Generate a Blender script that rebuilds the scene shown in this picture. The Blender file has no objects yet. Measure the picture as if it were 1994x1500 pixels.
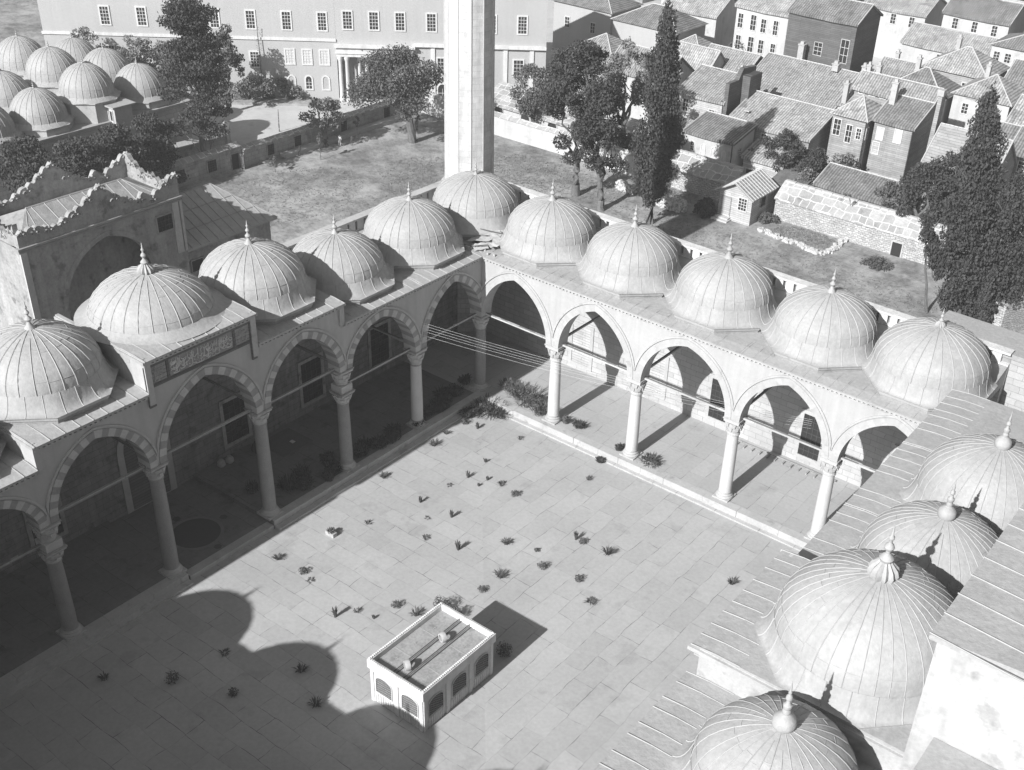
import bpy, math, random
import numpy as np
from mathutils import Vector
R=math.radians
random.seed(7); rng=np.random.default_rng(7)
sc=bpy.context.scene; COL=sc.collection
# ---------------- camera, world, sun, exposure ----------------
def cam_setup():
    yaw,pit,rol=-0.60373,-0.57451,0.05981
    F=Vector((math.sin(yaw)*math.cos(pit),math.cos(yaw)*math.cos(pit),math.sin(pit)))
    r0=Vector((math.cos(yaw),-math.sin(yaw),0)); u0=r0.cross(F)
    r=r0*math.cos(rol)+u0*math.sin(rol); u=-r0*math.sin(rol)+u0*math.cos(rol)
    cd=bpy.data.cameras.new('camera'); co=bpy.data.objects.new('camera',cd); COL.objects.link(co)
    from mathutils import Matrix
    m=Matrix(((r.x,u.x,-F.x,37.943),(r.y,u.y,-F.y,-44.969),(r.z,u.z,-F.z,35.605),(0,0,0,1)))
    co.matrix_world=m
    cd.sensor_fit='HORIZONTAL'; cd.sensor_width=36; cd.lens=2268.2/1994*36
    cd.shift_x=-(1119.58-997)/1994; cd.shift_y=(829.1-750)/1994
    cd.clip_end=2000; cd.clip_start=0.5
    sc.camera=co
cam_setup()
ELEV=R(32.5); SD=Vector((0.035,1,0)).normalized()
w=bpy.data.worlds.new('World'); sc.world=w; w.use_nodes=True
nt=w.node_tree; bg=nt.nodes['Background']
sky=nt.nodes.new('ShaderNodeTexSky'); sky.sky_type='NISHITA'; sky.sun_disc=False
sky.sun_elevation=ELEV; sky.sun_rotation=math.atan2(-SD.x,-SD.y)
bw=nt.nodes.new('ShaderNodeRGBToBW')
nt.links.new(sky.outputs[0],bw.inputs[0]); nt.links.new(bw.outputs[0],bg.inputs[0])
bg.inputs[1].default_value=0.078
sl=bpy.data.lights.new('sun','SUN'); so=bpy.data.objects.new('sun',sl); COL.objects.link(so)
sl.energy=4.9; sl.angle=R(0.55); sl.color=(1,1,1)
ldir=Vector((SD.x*math.cos(ELEV),SD.y*math.cos(ELEV),-math.sin(ELEV)))
so.rotation_euler=ldir.to_track_quat('-Z','Y').to_euler(); so.location=(20,-60,60)
sc.view_settings.view_transform='Standard'; sc.view_settings.look='None'
sc.view_settings.gamma=1; sc.view_settings.exposure=0.68
sc.render.engine='CYCLES'
# ---------------- materials (a monochrome plate: neutral greys) ----------------
MATS={}
def mat(name,v=0.4,rough=0.8,n1=(0.6,0.25),n2=(9,0.12),streak=0,bump=0.0,bscale=14,stain=None,tex=None):
    if name in MATS: return MATS[name]
    m=bpy.data.materials.new(name); m.use_nodes=True; t=m.node_tree; N=t.nodes; L=t.links
    b=N['Principled BSDF']; b.inputs['Roughness'].default_value=rough
    b.inputs['Specular IOR Level'].default_value=0.25
    geo=N.new('ShaderNodeNewGeometry'); pos=geo.outputs['Position']
    def math_(op,a,c,clamp=False):
        q=N.new('ShaderNodeMath'); q.operation=op; q.use_clamp=clamp
        for i,s in enumerate((a,c)):
            if s is None: continue
            if isinstance(s,(int,float)): q.inputs[i].default_value=s
            else: L.new(s,q.inputs[i])
        return q.outputs[0]
    def noise(scale,det=4,vec=None,rg=0.6):
        q=N.new('ShaderNodeTexNoise'); q.inputs['Scale'].default_value=scale; q.inputs['Detail'].default_value=det
        q.inputs['Roughness'].default_value=rg
        L.new(vec if vec is not None else pos,q.inputs['Vector']); return q.outputs['Fac']
    def mapv(s,rot=(0,0,0),src=None):
        src=src or pos
        q=N.new('ShaderNodeMapping'); q.inputs['Scale'].default_value=s; q.inputs['Rotation'].default_value=rot
        L.new(src,q.inputs['Vector']); return q.outputs[0]
    def amp(o,k): # 1+(o-.5)*2k
        return math_('MULTIPLY_ADD',o,2*k) if False else math_('ADD',math_('MULTIPLY',math_('SUBTRACT',o,0.5),4*k),1.0)
    val=math_('MULTIPLY',amp(noise(n1[0]),n1[1]),v)
    val=math_('MULTIPLY',val,amp(noise(n2[0],5),n2[1]))
    if streak:
        s=noise(1.0,4,mapv((2.6,2.6,0.16))); val=math_('MULTIPLY',val,amp(s,streak))
    hgt=None
    if stain:  # (scale, threshold, darkness)
        s=noise(stain[0],6); s=math_('MULTIPLY',math_('SUBTRACT',s,stain[1]),9,False)
        s=math_('MINIMUM',math_('MAXIMUM',s,0),1); val=math_('MULTIPLY',val,math_('SUBTRACT',1,math_('MULTIPLY',s,stain[2])))
    if tex=='paving':
        def bricks(rot,sc_,off,w_,h_,m_=0.013):
            q=N.new('ShaderNodeTexBrick'); L.new(mapv(sc_,rot),q.inputs['Vector'])
            q.inputs['Scale'].default_value=1; q.inputs['Brick Width'].default_value=w_*1.5; q.inputs['Row Height'].default_value=h_*1.3
            q.inputs['Mortar Size'].default_value=m_; q.inputs['Mortar Smooth'].default_value=0.3
            q.offset=off; q.squash=0.72; q.squash_frequency=3; q.offset_frequency=2
            q.inputs['Color1'].default_value=(0,0,0,1); q.inputs['Color2'].default_value=(1,1,1,1); q.inputs['Mortar'].default_value=(0.5,0.5,0.5,1)
            return q
        dn=N.new('ShaderNodeTexNoise'); dn.inputs['Scale'].default_value=0.55; dn.inputs['Detail'].default_value=2; L.new(pos,dn.inputs['Vector'])
        dm_=N.new('ShaderNodeVectorMath'); dm_.operation='MULTIPLY_ADD'; L.new(dn.outputs['Color'],dm_.inputs[0]); dm_.inputs[1].default_value=(0.34,0.34,0); L.new(pos,dm_.inputs[2]); pos0=pos; pos=dm_.outputs[0]
        qa=bricks((0,0,0),(1,1,0),0.43,1.35,0.72); qb=bricks((0,0,R(90)),(1,1,0),0.37,1.6,0.78)
        sep=N.new('ShaderNodeSeparateXYZ'); L.new(pos,sep.inputs[0])
        wob=math_('MULTIPLY',math_('SUBTRACT',noise(0.35,1),0.5),1.2)
        sel=math_('GREATER_THAN',math_('ADD',math_('ADD',sep.outputs[0],math_('MULTIPLY',sep.outputs[1],0.86)),0),0.4)
        def mix(a,c):
            return math_('ADD',math_('MULTIPLY',a,math_('SUBTRACT',1,sel)),math_('MULTIPLY',c,sel))
        fac=mix(qa.outputs['Fac'],qb.outputs['Fac'])
        bwa=N.new('ShaderNodeRGBToBW'); L.new(qa.outputs['Color'],bwa.inputs[0])
        bwb=N.new('ShaderNodeRGBToBW'); L.new(qb.outputs['Color'],bwb.inputs[0])
        tone=mix(bwa.outputs[0],bwb.outputs[0])
        val=math_('MULTIPLY',val,math_('ADD',0.94,math_('MULTIPLY',tone,0.11)))
        gap=math_('MULTIPLY',fac,math_('MINIMUM',math_('MAXIMUM',math_('MULTIPLY',math_('SUBTRACT',noise(1.3,5),0.42),5),0.22),1))
        val=math_('MULTIPLY',val,math_('SUBTRACT',1,math_('MULTIPLY',gap,0.7)))
        hgt=math_('SUBTRACT',1,gap)
    elif tex in('ashlar','rubble','boards','soft'):
        q=N.new('ShaderNodeTexBrick'); sep=N.new('ShaderNodeSeparateXYZ'); L.new(pos,sep.inputs[0])
        cmb=N.new('ShaderNodeCombineXYZ'); L.new(math_('ADD',math_('ADD',sep.outputs[0],sep.outputs[1]),math_('MULTIPLY',noise(1.6,3),0.0 if tex=='boards' else 0.35)),cmb.inputs[0]); L.new(math_('ADD',sep.outputs[2],math_('MULTIPLY',noise(1.3 if tex!='boards' else .5,3),dict(rubble=0.55,ashlar=0.07,boards=0.1,soft=.03)[tex])),cmb.inputs[1])
        L.new(cmb.outputs[0],q.inputs['Vector']); q.inputs['Scale'].default_value=1
        a,b_,c=dict(soft=(0.6,0.36,0.010),ashlar=(0.75,0.34,0.012),rubble=(0.34,0.17,0.02),boards=(2.2,0.17,0.012))[tex]
        q.inputs['Brick Width'].default_value=a; q.inputs['Row Height'].default_value=b_; q.inputs['Mortar Size'].default_value=c
        q.inputs['Color1'].default_value=(0,0,0,1); q.inputs['Color2'].default_value=(1,1,1,1)
        bwn=N.new('ShaderNodeRGBToBW'); L.new(q.outputs['Color'],bwn.inputs[0])
        k=dict(ashlar=0.18,rubble=0.35,boards=0.3,soft=.13)[tex]
        val=math_('MULTIPLY',val,math_('ADD',1-k/2,math_('MULTIPLY',bwn.outputs[0],k)))
        val=math_('MULTIPLY',val,math_('SUBTRACT',1,math_('MULTIPLY',q.outputs['Fac'],dict(soft=.16,ashlar=.36).get(tex,.45))))
    elif tex in('tilex','tiley'):
        sep=N.new('ShaderNodeSeparateXYZ'); L.new(pos,sep.inputs[0])
        i=0 if tex=='tilex' else 1
        wv=math_('ADD',math_('MULTIPLY',math_('SINE',math_('MULTIPLY',math_('ADD',sep.outputs[i],math_('MULTIPLY',noise(1.2,2),0.12)),2*math.pi/0.24),None),0.5),0.5)
        rw=math_('FRACT',math_('MULTIPLY',sep.outputs[1-i],1/0.3),None)
        val=math_('MULTIPLY',val,math_('ADD',0.62,math_('MULTIPLY',wv,0.62)))
        val=math_('MULTIPLY',val,math_('ADD',0.86,math_('MULTIPLY',rw,0.24)))
        vr=N.new('ShaderNodeTexVoronoi'); L.new(mapv((4.2,3.3,0)),vr.inputs['Vector']); vr.inputs['Scale'].default_value=1
        vb=N.new('ShaderNodeRGBToBW'); L.new(vr.outputs['Color'],vb.inputs[0])
        val=math_('MULTIPLY',val,math_('ADD',0.7,math_('MULTIPLY',vb.outputs[0],0.6)))
        hgt=wv
    elif tex=='lead':
        vr=N.new('ShaderNodeTexVoronoi'); L.new(mapv((1.5,1.5,1.1)),vr.inputs['Vector']); vr.inputs['Scale'].default_value=1
        vb=N.new('ShaderNodeRGBToBW'); L.new(vr.outputs['Color'],vb.inputs[0])
        val=math_('MULTIPLY',val,math_('ADD',0.94,math_('MULTIPLY',vb.outputs[0],0.12)))
        s2=noise(1.0,5,mapv((5,5,0.7))); val=math_('MULTIPLY',val,amp(s2,0.09))
    elif tex=='slabs':
        dn=N.new('ShaderNodeTexNoise'); dn.inputs['Scale'].default_value=0.8; L.new(pos,dn.inputs['Vector']); dm_=N.new('ShaderNodeVectorMath'); dm_.operation='MULTIPLY_ADD'; L.new(dn.outputs['Color'],dm_.inputs[0]); dm_.inputs[1].default_value=(0.6,0.6,0); L.new(pos,dm_.inputs[2])
        q=N.new('ShaderNodeTexBrick'); L.new(mapv((1,1,0),src=dm_.outputs[0]),q.inputs['Vector']); q.inputs['Scale'].default_value=1
        q.inputs['Brick Width'].default_value=1.05; q.inputs['Row Height'].default_value=0.62; q.inputs['Mortar Size'].default_value=0.03; q.squash=0.6; q.squash_frequency=2
        q.inputs['Color1'].default_value=(0,0,0,1); q.inputs['Color2'].default_value=(1,1,1,1)
        bwn=N.new('ShaderNodeRGBToBW'); L.new(q.outputs['Color'],bwn.inputs[0])
        val=math_('MULTIPLY',val,math_('ADD',0.8,math_('MULTIPLY',bwn.outputs[0],0.35)))
        val=math_('ADD',val,math_('MULTIPLY',q.outputs['Fac'],0.3))
    cc=N.new('ShaderNodeCombineColor'); 
    for i in range(3): L.new(val,cc.inputs[i])
    L.new(cc.outputs[0],b.inputs['Base Color'])
    if bump or hgt is not None:
        bp=N.new('ShaderNodeBump'); bp.inputs['Strength'].default_value=0.6; bp.inputs['Distance'].default_value=0.02 if not bump else bump
        h=noise(bscale,5)
        if hgt is not None: h=math_('ADD',math_('MULTIPLY',h,0.35),hgt)
        L.new(h,bp.inputs['Height']); L.new(bp.outputs[0],b.inputs['Normal'])
    MATS[name]=m; return m
def M(n): return MATS[n]
mat('lead',0.335,0.62,(0.7,0.06),(8,0.10),bump=0.04,bscale=4.5,stain=(2.2,0.64,0.08),tex='lead')
mat('lead_rough',0.27,0.65,(0.9,0.16),(11,0.16),bump=0.04,bscale=6,stain=(1.6,0.56,0.22),tex='lead')
mat('seam',0.34,0.6,(3,0.1),(14,0.08))
mat('parapet_stone',0.55,0.85,(2,0.2),(9,0.2))  # lightened so the parapet reads as sunlit even where domes shadow it
mat('roof_grit',0.30,0.8,(1.2,0.2),(9,0.25),stain=(2.0,0.55,0.3),bump=.02)
mat('plaster',0.39,0.85,(0.5,0.07),(5,0.05),streak=0.10,bump=0.012,bscale=8)
mat('marble',0.50,0.6,(1.5,0.07),(9,0.06),streak=0.05)
mat('granite',0.25,0.55,(2,0.12),(26,0.2))
mat('stone_light',0.44,0.8,(2,0.12),(11,0.1))
mat('stone_dark',0.27,0.8,(2,0.15),(11,0.12))
mat('stone_old',0.30,0.9,(0.9,0.22),(6,0.2),streak=0.2,bump=0.04,bscale=9,stain=(1.2,0.56,0.45))
mat('ashlar',0.42,0.85,(0.6,0.16),(8,0.12),streak=0.12,tex='ashlar',bump=0.02,stain=(1.4,0.6,0.3))
mat('ashlar_bright',0.40,0.85,(0.5,0.07),(8,0.07),streak=0.05,tex='ashlar',bump=0.015)
mat('minaret_stone',0.50,0.85,(0.5,0.12),(3,0.15),streak=0.18,tex='soft',bump=0.02,stain=(1.5,0.55,0.2))
mat('wall_old',0.34,0.9,(0.6,0.22),(7,0.16),streak=0.2,tex='ashlar',bump=0.03,stain=(1.0,0.55,0.4))
mat('rubble',0.42,0.9,(1.2,0.2),(9,0.2),tex='rubble',bump=0.04)
mat('rubble_stone',0.52,0.9,(3,0.3),(16,0.2))
mat('whitewash',0.46,0.9,(0.7,0.10),(6,0.08),streak=0.1,stain=(1.2,0.6,0.25))
mat('facade_plaster',0.40,0.9,(0.3,0.05),(7,0.05),streak=0.04)
mat('wood_grey',0.30,0.85,(0.7,0.15),(7,0.12),streak=0.12,tex='boards')
mat('wood_pale',0.42,0.85,(0.7,0.12),(7,0.1),streak=0.12,tex='boards')
mat('wood_dark',0.12,0.85,(0.7,0.15),(7,0.12),tex='boards')
mat('paving',0.375,0.75,(0.35,0.09),(6,0.09),tex='paving',bump=.006,bscale=20,stain=(0.7,0.57,0.16))
mat('kerb',0.40,0.8,(0.9,0.12),(8,0.1),bump=0.02,stain=(1.6,0.58,0.25))
mat('dark_slab',0.07,0.6,(2,0.1),(10,0.1))
mat('rug',0.12,0.95,(3,0.1),(20,0.15))
mat('void',0.03,0.9,(2,0.1),(8,0.1))
mat('glass_dark',0.035,0.2,(2,0.1),(8,0.1))
mat('curtain',0.5,0.8,(3,0.1),(20,0.1))
mat('iron',0.06,0.5,(2,0.1),(20,0.1))
mat('white_paint',0.58,0.7,(2,0.08),(12,0.08),streak=0.16,stain=(2.4,0.6,0.2))
mat('hall_stone',0.40,0.85,(0.9,0.16),(5,0.14),streak=0.12,bump=0.02,stain=(1.3,0.56,0.25))
mat('ashlar_shade',0.19,0.9,(0.6,0.2),(5,0.15),streak=0.2,tex='ashlar',bump=0.02,stain=(1.1,0.55,0.45))  # ashlar copy darkened in colour to deepen the shade under the arcade
mat('floor_shade',0.17,0.9,(0.4,0.15),(5,0.12),tex='paving',stain=(0.9,0.56,0.3))  # paving copy with arcade shade put into its darker colour
mat('floor_ring',0.18,0.9,(0.8,0.15),(5,0.12))
mat('dry_grass',0.21,0.95,(2,0.2),(8,0.2))
mat('tile_x',0.25,0.9,(0.5,0.2),(10,0.2),tex='tilex',stain=(0.8,0.6,0.2))
mat('tile_y',0.25,0.9,(0.5,0.2),(10,0.2),tex='tiley',stain=(0.8,0.6,0.2))
mat('tile_dark',0.18,0.9,(0.5,0.25),(10,0.2),tex='tilex',stain=(0.8,0.56,0.25))
mat('tile_pale',0.31,0.9,(0.5,0.25),(10,0.25),tex='tilex',stain=(0.9,0.55,0.35))
mat('stone_roof',0.34,0.9,(0.8,0.2),(8,0.18),tex='slabs',bump=0.03,stain=(0.9,0.58,0.4))
mat('ridge',0.44,0.9,(2,0.12),(12,0.12))
mat('foliage_dark',0.058,0.8,(1.5,0.35),(6,0.25)); mat('foliage_mid',0.10,0.8,(1.5,0.3),(6,0.25)); mat('foliage_light',0.17,0.8,(1.5,0.3),(6,0.25))
mat('weed',0.09,0.85,(2,0.25),(8,0.2))
mat('bark',0.13,0.95,(2,0.25),(12,0.25),streak=0.3,bump=0.03)
mat('skin',0.25,0.7,(3,0.1),(20,0.05)); mat('cloth_dark',0.07,0.9,(3,0.1),(20,0.1)); mat('cloth_white',0.7,0.9,(3,0.08),(20,0.05))
def ground_mat():
    m=bpy.data.materials.new('dry_ground'); m.use_nodes=True; t=m.node_tree; N=t.nodes; L=t.links
    b=N['Principled BSDF']; b.inputs['Roughness'].default_value=0.95; b.inputs['Specular IOR Level'].default_value=0.1
    geo=N.new('ShaderNodeNewGeometry')
    def noise(s,d=5,r=0.6):
        q=N.new('ShaderNodeTexNoise'); q.inputs['Scale'].default_value=s; q.inputs['Detail'].default_value=d; q.inputs['Roughness'].default_value=r
        L.new(geo.outputs['Position'],q.inputs['Vector']); return q.outputs['Fac']
    def ramp(o,pts):
        q=N.new('ShaderNodeValToRGB'); L.new(o,q.inputs[0]); e=q.color_ramp.elements
        while len(e)<len(pts): e.new(0.5)
        for i,(p,v) in enumerate(pts): e[i].position=p; e[i].color=(v,v,v,1)
        return q.outputs[0]
    def mul(a,c,ty='MULTIPLY',f=1.0):
        q=N.new('ShaderNodeMix'); q.data_type='RGBA'; q.blend_type=ty; q.inputs[0].default_value=f
        L.new(a,q.inputs[6]); L.new(c,q.inputs[7]); return q.outputs[2]
    a=ramp(noise(0.22,8,0.72),[(0.38,0.17),(0.48,0.25),(0.60,0.36)])
    a=mul(a,ramp(noise(1.6,6,0.7),[(0.33,0.62),(0.5,1.0),(0.7,1.12)]))
    a=mul(a,ramp(noise(7,6,0.75),[(0.32,0.68),(0.5,1.0),(0.72,1.15)]))
    L.new(a,b.inputs['Base Color']); MATS['dry_ground']=m
ground_mat()
mat('road_dust',0.46,0.95,(0.25,0.1),(3,0.08),stain=(0.6,0.58,0.2))
mat('grass_patch',0.13,0.95,(1.2,0.3),(9,0.35),bump=0.05,bscale=14)
# ---------------- mesh helpers ----------------
ORI={}
class MB:
    def __init__(s): s.v=[]; s.f=[]; s.m=[]
    def face(s,pts,mi=0):
        n=len(s.v); s.v+= [tuple(p) for p in pts]; s.f.append(tuple(range(n,n+len(pts)))); s.m.append(mi)
    def box(s,x0,x1,y0,y1,z0,z1,mi=0,T=None):
        c=[(x,y,z) for x in(x0,x1) for y in(y0,y1) for z in(z0,z1)]
        if T: c=[T(*p) for p in c]
        n=len(s.v); s.v+=c
        for q in((0,1,3,2),(4,6,7,5),(0,4,5,1),(2,3,7,6),(0,2,6,4),(1,5,7,3)): s.f.append(tuple(n+i for i in q)); s.m.append(mi)
    def prism(s,A,B,mi=0,caps=True):
        """A,B: matching closed loops of 3-D points"""
        n=len(s.v); k=len(A); s.v+=[tuple(p) for p in A]+[tuple(p) for p in B]
        for i in range(k):
            j=(i+1)%k; s.f.append((n+i,n+j,n+k+j,n+k+i)); s.m.append(mi)
        if caps:
            s.f.append(tuple(range(n+k-1,n-1,-1))); s.f.append(tuple(range(n+k,n+2*k))); s.m+=[mi,mi]
    def tube(s,path,r,seg=6,mi=0,caps=True):
        path=[Vector(p) for p in path]; rs=r if isinstance(r,(list,tuple)) else [r]*len(path)
        n=len(s.v); up=Vector((0,0,1))
        for i,p in enumerate(path):
            d=(path[min(i+1,len(path)-1)]-path[max(i-1,0)]).normalized()
            a=d.cross(up); 
            if a.length<0.05: a=d.cross(Vector((1,0,0)))
            a.normalize(); b=d.cross(a)
            for k in range(seg):
                t=2*math.pi*k/seg; s.v.append(tuple(p+(a*math.cos(t)+b*math.sin(t))*rs[i]))
        for i in range(len(path)-1):
            for k in range(seg):
                k2=(k+1)%seg; s.f.append((n+i*seg+k,n+i*seg+k2,n+(i+1)*seg+k2,n+(i+1)*seg+k)); s.m.append(mi)
        if caps:
            s.f.append(tuple(n+k for k in range(seg-1,-1,-1))); s.f.append(tuple(n+(len(path)-1)*seg+k for k in range(seg))); s.m+=[mi,mi]
    def lathe(s,prof,c,seg=24,mi=0,T=None,flute=0,fn=12):
        n=len(s.v); cx,cy,cz=c
        for (r,z) in prof:
            for k in range(seg):
                t=2*math.pi*k/seg; rr=r*(1+flute*math.cos(fn*t)) if flute else r
                p=(cx+rr*math.cos(t),cy+rr*math.sin(t),cz+z); s.v.append(T(*p) if T else p)
        for i in range(len(prof)-1):
            for k in range(seg):
                k2=(k+1)%seg; s.f.append((n+i*seg+k,n+i*seg+k2,n+(i+1)*seg+k2,n+(i+1)*seg+k)); s.m.append(mi)
        s.f.append(tuple(n+k for k in range(seg-1,-1,-1))); s.f.append(tuple(n+(len(prof)-1)*seg+k for k in range(seg))); s.m+=[mi,mi]
    def build(s,name,mats,parent=None,smooth=False,recalc=True,loc=None):
        me=bpy.data.meshes.new(name); o=bpy.data.objects.new(name,me); COL.objects.link(o)
        base=ORI.get(parent.name,Vector((0,0,0))) if parent else (Vector(loc) if loc else Vector((0,0,0)))
        V=[(x-base.x,y-base.y,z-base.z) for x,y,z in s.v]
        me.from_pydata(V,[],s.f)
        if isinstance(mats,str): mats=[mats]
        for m in mats: me.materials.append(MATS[m])
        me.polygons.foreach_set('material_index',s.m)
        if recalc:
            import bmesh
            b=bmesh.new(); b.from_mesh(me); bmesh.ops.remove_doubles(b,verts=b.verts,dist=1e-5); bmesh.ops.recalc_face_normals(b,faces=b.faces); b.to_mesh(me); b.free()
        if smooth:
            me.polygons.foreach_set('use_smooth',[True]*len(me.polygons))
            try: me.set_sharp_from_angle(angle=R(38))
            except Exception: pass
        me.update()
        if parent: o.parent=parent
        else: o.location=base
        ORI[o.name]=base
        return o
def tag(o,label=None,cat=None,group=None,kind=None):
    if label: o['label']=label
    if cat: o['category']=cat
    if group: o['group']=group
    if kind: o['kind']=kind
    return o
def thing(name,loc,label,cat,group=None):
    o=bpy.data.objects.new(name,None); COL.objects.link(o); o.location=loc; o.empty_display_size=0.3
    ORI[o.name]=Vector(loc); return tag(o,label,cat,group)
def copy_tree(o,loc,rz=None,label=None,scale=None):
    c=o.copy(); COL.objects.link(c); c.location=loc
    if rz is not None: c.rotation_euler=(0,0,rz)
    if scale: c.scale=scale
    if label: c['label']=label
    def rec(a,b):
        for ch in list(a.children):
            d=ch.copy(); COL.objects.link(d); d.parent=b; rec(ch,d)
    rec(o,c); return c
def struct(name,mb,m,smooth=False): return tag(mb.build(name,m,smooth=smooth),kind='structure')
G=-1.5; ZC=-0.45
# ---------------- ground and courtyard floor ----------------
def sheet(x0,x1,y0,y1,z,name,m,n=1):
    b=MB(); b.face([(x0,y0,z),(x1,y0,z),(x1,y1,z),(x0,y1,z)]); return tag(b.build(name,m,recalc=False),kind='structure')
sheet(-700,700,-300,900,G,'ground','dry_ground')
H0=8.72
LP=[0,5.36,10.72,15.93,21.72,26.93,32.29,37.65]     # left column line (u)
RP=[0,5.40,10.73,16.6,21.9,27.3]                   # right column line
YS=-37.65; XM=27.3
sheet(0.3,XM,YS+0.3,-0.3,ZC,'courtyard_paving','paving')
def platform():
    b=MB()
    zb=G-0.3
    d=MB(); d.box(-6.4,0.62,-16.30,-.72,zb,0); d.box(-6.4,0.62,YS-6.4,-21.35,zb,0); d.box(-6.4,0.62,-21.35,-16.30,zb,-0.22); tag(d.build('shaded_portico_floor','floor_shade'),kind='structure')
    b.box(-6.4,.62,-.72,6.4,zb,0)
    b.box(0.62,XM+7,-0.72,6.4,zb,0.0); b.box(0.62,XM+7,YS-6.4,YS+0.72,zb,0); b.box(XM-0.65,XM+7,YS+0.72,-0.72,zb,0)
    o=b.build('portico_floor',['paving']); tag(o,kind='structure')
    k=MB()   # kerb stones, individual lengths
    def run(u0,u1,f):
        u=u0
        while u<u1-0.05:
            l=min(random.uniform(1.3,2.6),u1-u); f(u+0.008,u+l-0.008); u+=l
    rj=lambda:random.uniform(0,0.02)
    run(-16.30,-0.72,lambda a,c:k.box(0.18,0.66+rj(),a,c,ZC-0.05,0.012+rj()/2)) if False else None
    for (y0,y1) in ((-16.27,-0.25),(YS,-21.38)):
        run(y0,y1,lambda a,c:k.box(0.16,0.66+rj(),a,c,ZC-0.05,0.010+rj()/3))
    run(-21.3,-16.33,lambda a,c:k.box(0.2,0.66+rj(),a,c,ZC-0.05,-0.21+rj()/3))
    run(0.72,XM-0.7,lambda a,c:k.box(a,c,-0.76-rj(),-0.26,ZC-0.05,0.010+rj()/3))
    run(0.72,XM-0.7,lambda a,c:k.box(a,c,YS+0.26,YS+0.76+rj(),ZC-0.05,0.010+rj()/3))
    # low second course standing slightly forward
    run(-16.27,-0.8,lambda a,c:k.box(0.55,0.98+rj(),a,c,ZC-0.1,ZC+0.13+rj()/2))
    run(YS+1,-21.38,lambda a,c:k.box(0.55,0.98+rj(),a,c,ZC-0.1,ZC+0.13+rj()/2))
    run(0.99,XM-0.7,lambda a,c:k.box(a,c,-1.0-rj(),-0.6,ZC-0.1,ZC+0.09+rj()/2))
    tag(k.build('kerb_stones',['kerb']),kind='structure')
platform()
# ---------------- arcades ----------------
def arch_curve(uL,uR,zL,zR,zA,n=9):
    mid=(uL+uR)/2; a=(uR-uL)/2; P=[]
    def half(h):
        out=[]
        if h>=a:
            e=(h*h-a*a)/(2*a); Rr=a+e; t1=math.acos(e/Rr)
            for i in range(n+1):
                t=t1*i/n; out.append((e-Rr*math.cos(t),Rr*math.sin(t)))
        else:
            for i in range(n+1):
                t=math.pi/2*i/n; out.append((-a*math.cos(t),h*math.sin(t)))
        return out
    L=half(zA-zL); Rr_=half(zA-zR)
    P=[(mid+x,zL+z) for x,z in L]+[(mid-x,zR+z) for x,z in Rr_[::-1][1:]]
    return P
def offs(P,d):
    out=[]
    for i,p in enumerate(P):
        a=P[max(i-1,0)]; b=P[min(i+1,len(P)-1)]
        if i==0: tx,tz=0,1
        elif i==len(P)-1: tx,tz=0,-1
        else: tx,tz=b[0]-a[0],b[1]-a[1]
        l=math.hypot(tx,tz); tx/=l; tz/=l
        out.append((p[0]-tz*d,p[1]+tx*d))
    return out
def dome_mesh(mb,c,r,h,nr=28,seg=48,skirt=None,T=None,rib=0.020,cut=None):
    """hemispherical lead dome over base z c[2]; ribs as thin rolls"""
    cx,cy,cz=c; n=10
    prof=[(r*math.cos(t)**1.10,h*math.sin(t)) for t in [math.pi/2*i/n*0.985 for i in range(n+1)]]
    if skirt: prof=[(skirt[0],skirt[1]),(r*1.07,-0.05*r)]+prof[0:]
    mb.lathe(prof,c,seg,0,T)
    random.seed(int(abs(cx*31+cy*17))+nr)
    for k in range(nr):
        t=2*math.pi*k/nr+0.05+random.uniform(-.22,.22)*math.pi/nr
        short=(k%2==1)
        top=random.uniform(.72,.86) if short else 0.955
        pts=[]
        if skirt: pts.append((cx+(skirt[0]-0.06)*math.cos(t),cy+(skirt[0]-0.06)*math.sin(t),cz+skirt[1]+0.03))
        for i in range(9):
            e=math.pi/2*top*i/8; rr=(r+0.004)*math.cos(e)**1.10
            pts.append((cx+rr*math.cos(t),cy+rr*math.sin(t),cz+(h+0.008)*math.sin(e)))
        if T: pts=[T(*p) for p in pts]
        mb.tube(pts,[rib*1.1]*(len(pts)-1)+[rib*0.6],4,1)
        # staggered horizontal laps between the rolls
        t2=t+2*math.pi/nr*0.9
        for hh in ([0.16+0.05*random.random(),0.52+0.1*random.random()] if not short else [0.16+0.03*random.random(),0.60+0.1*random.random()]):
            q=[]
            for j in range(3):
                tt=t+(t2-t)*j/2; e=math.pi/2*hh; rr=(r*1.002)*math.cos(e)**1.10; q.append((cx+rr*math.cos(tt),cy+rr*math.sin(tt),cz+h*1.002*math.sin(e)))
            if T: q=[T(*p) for p in q]
            mb.tube(q,0.009,4,1)
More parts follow.
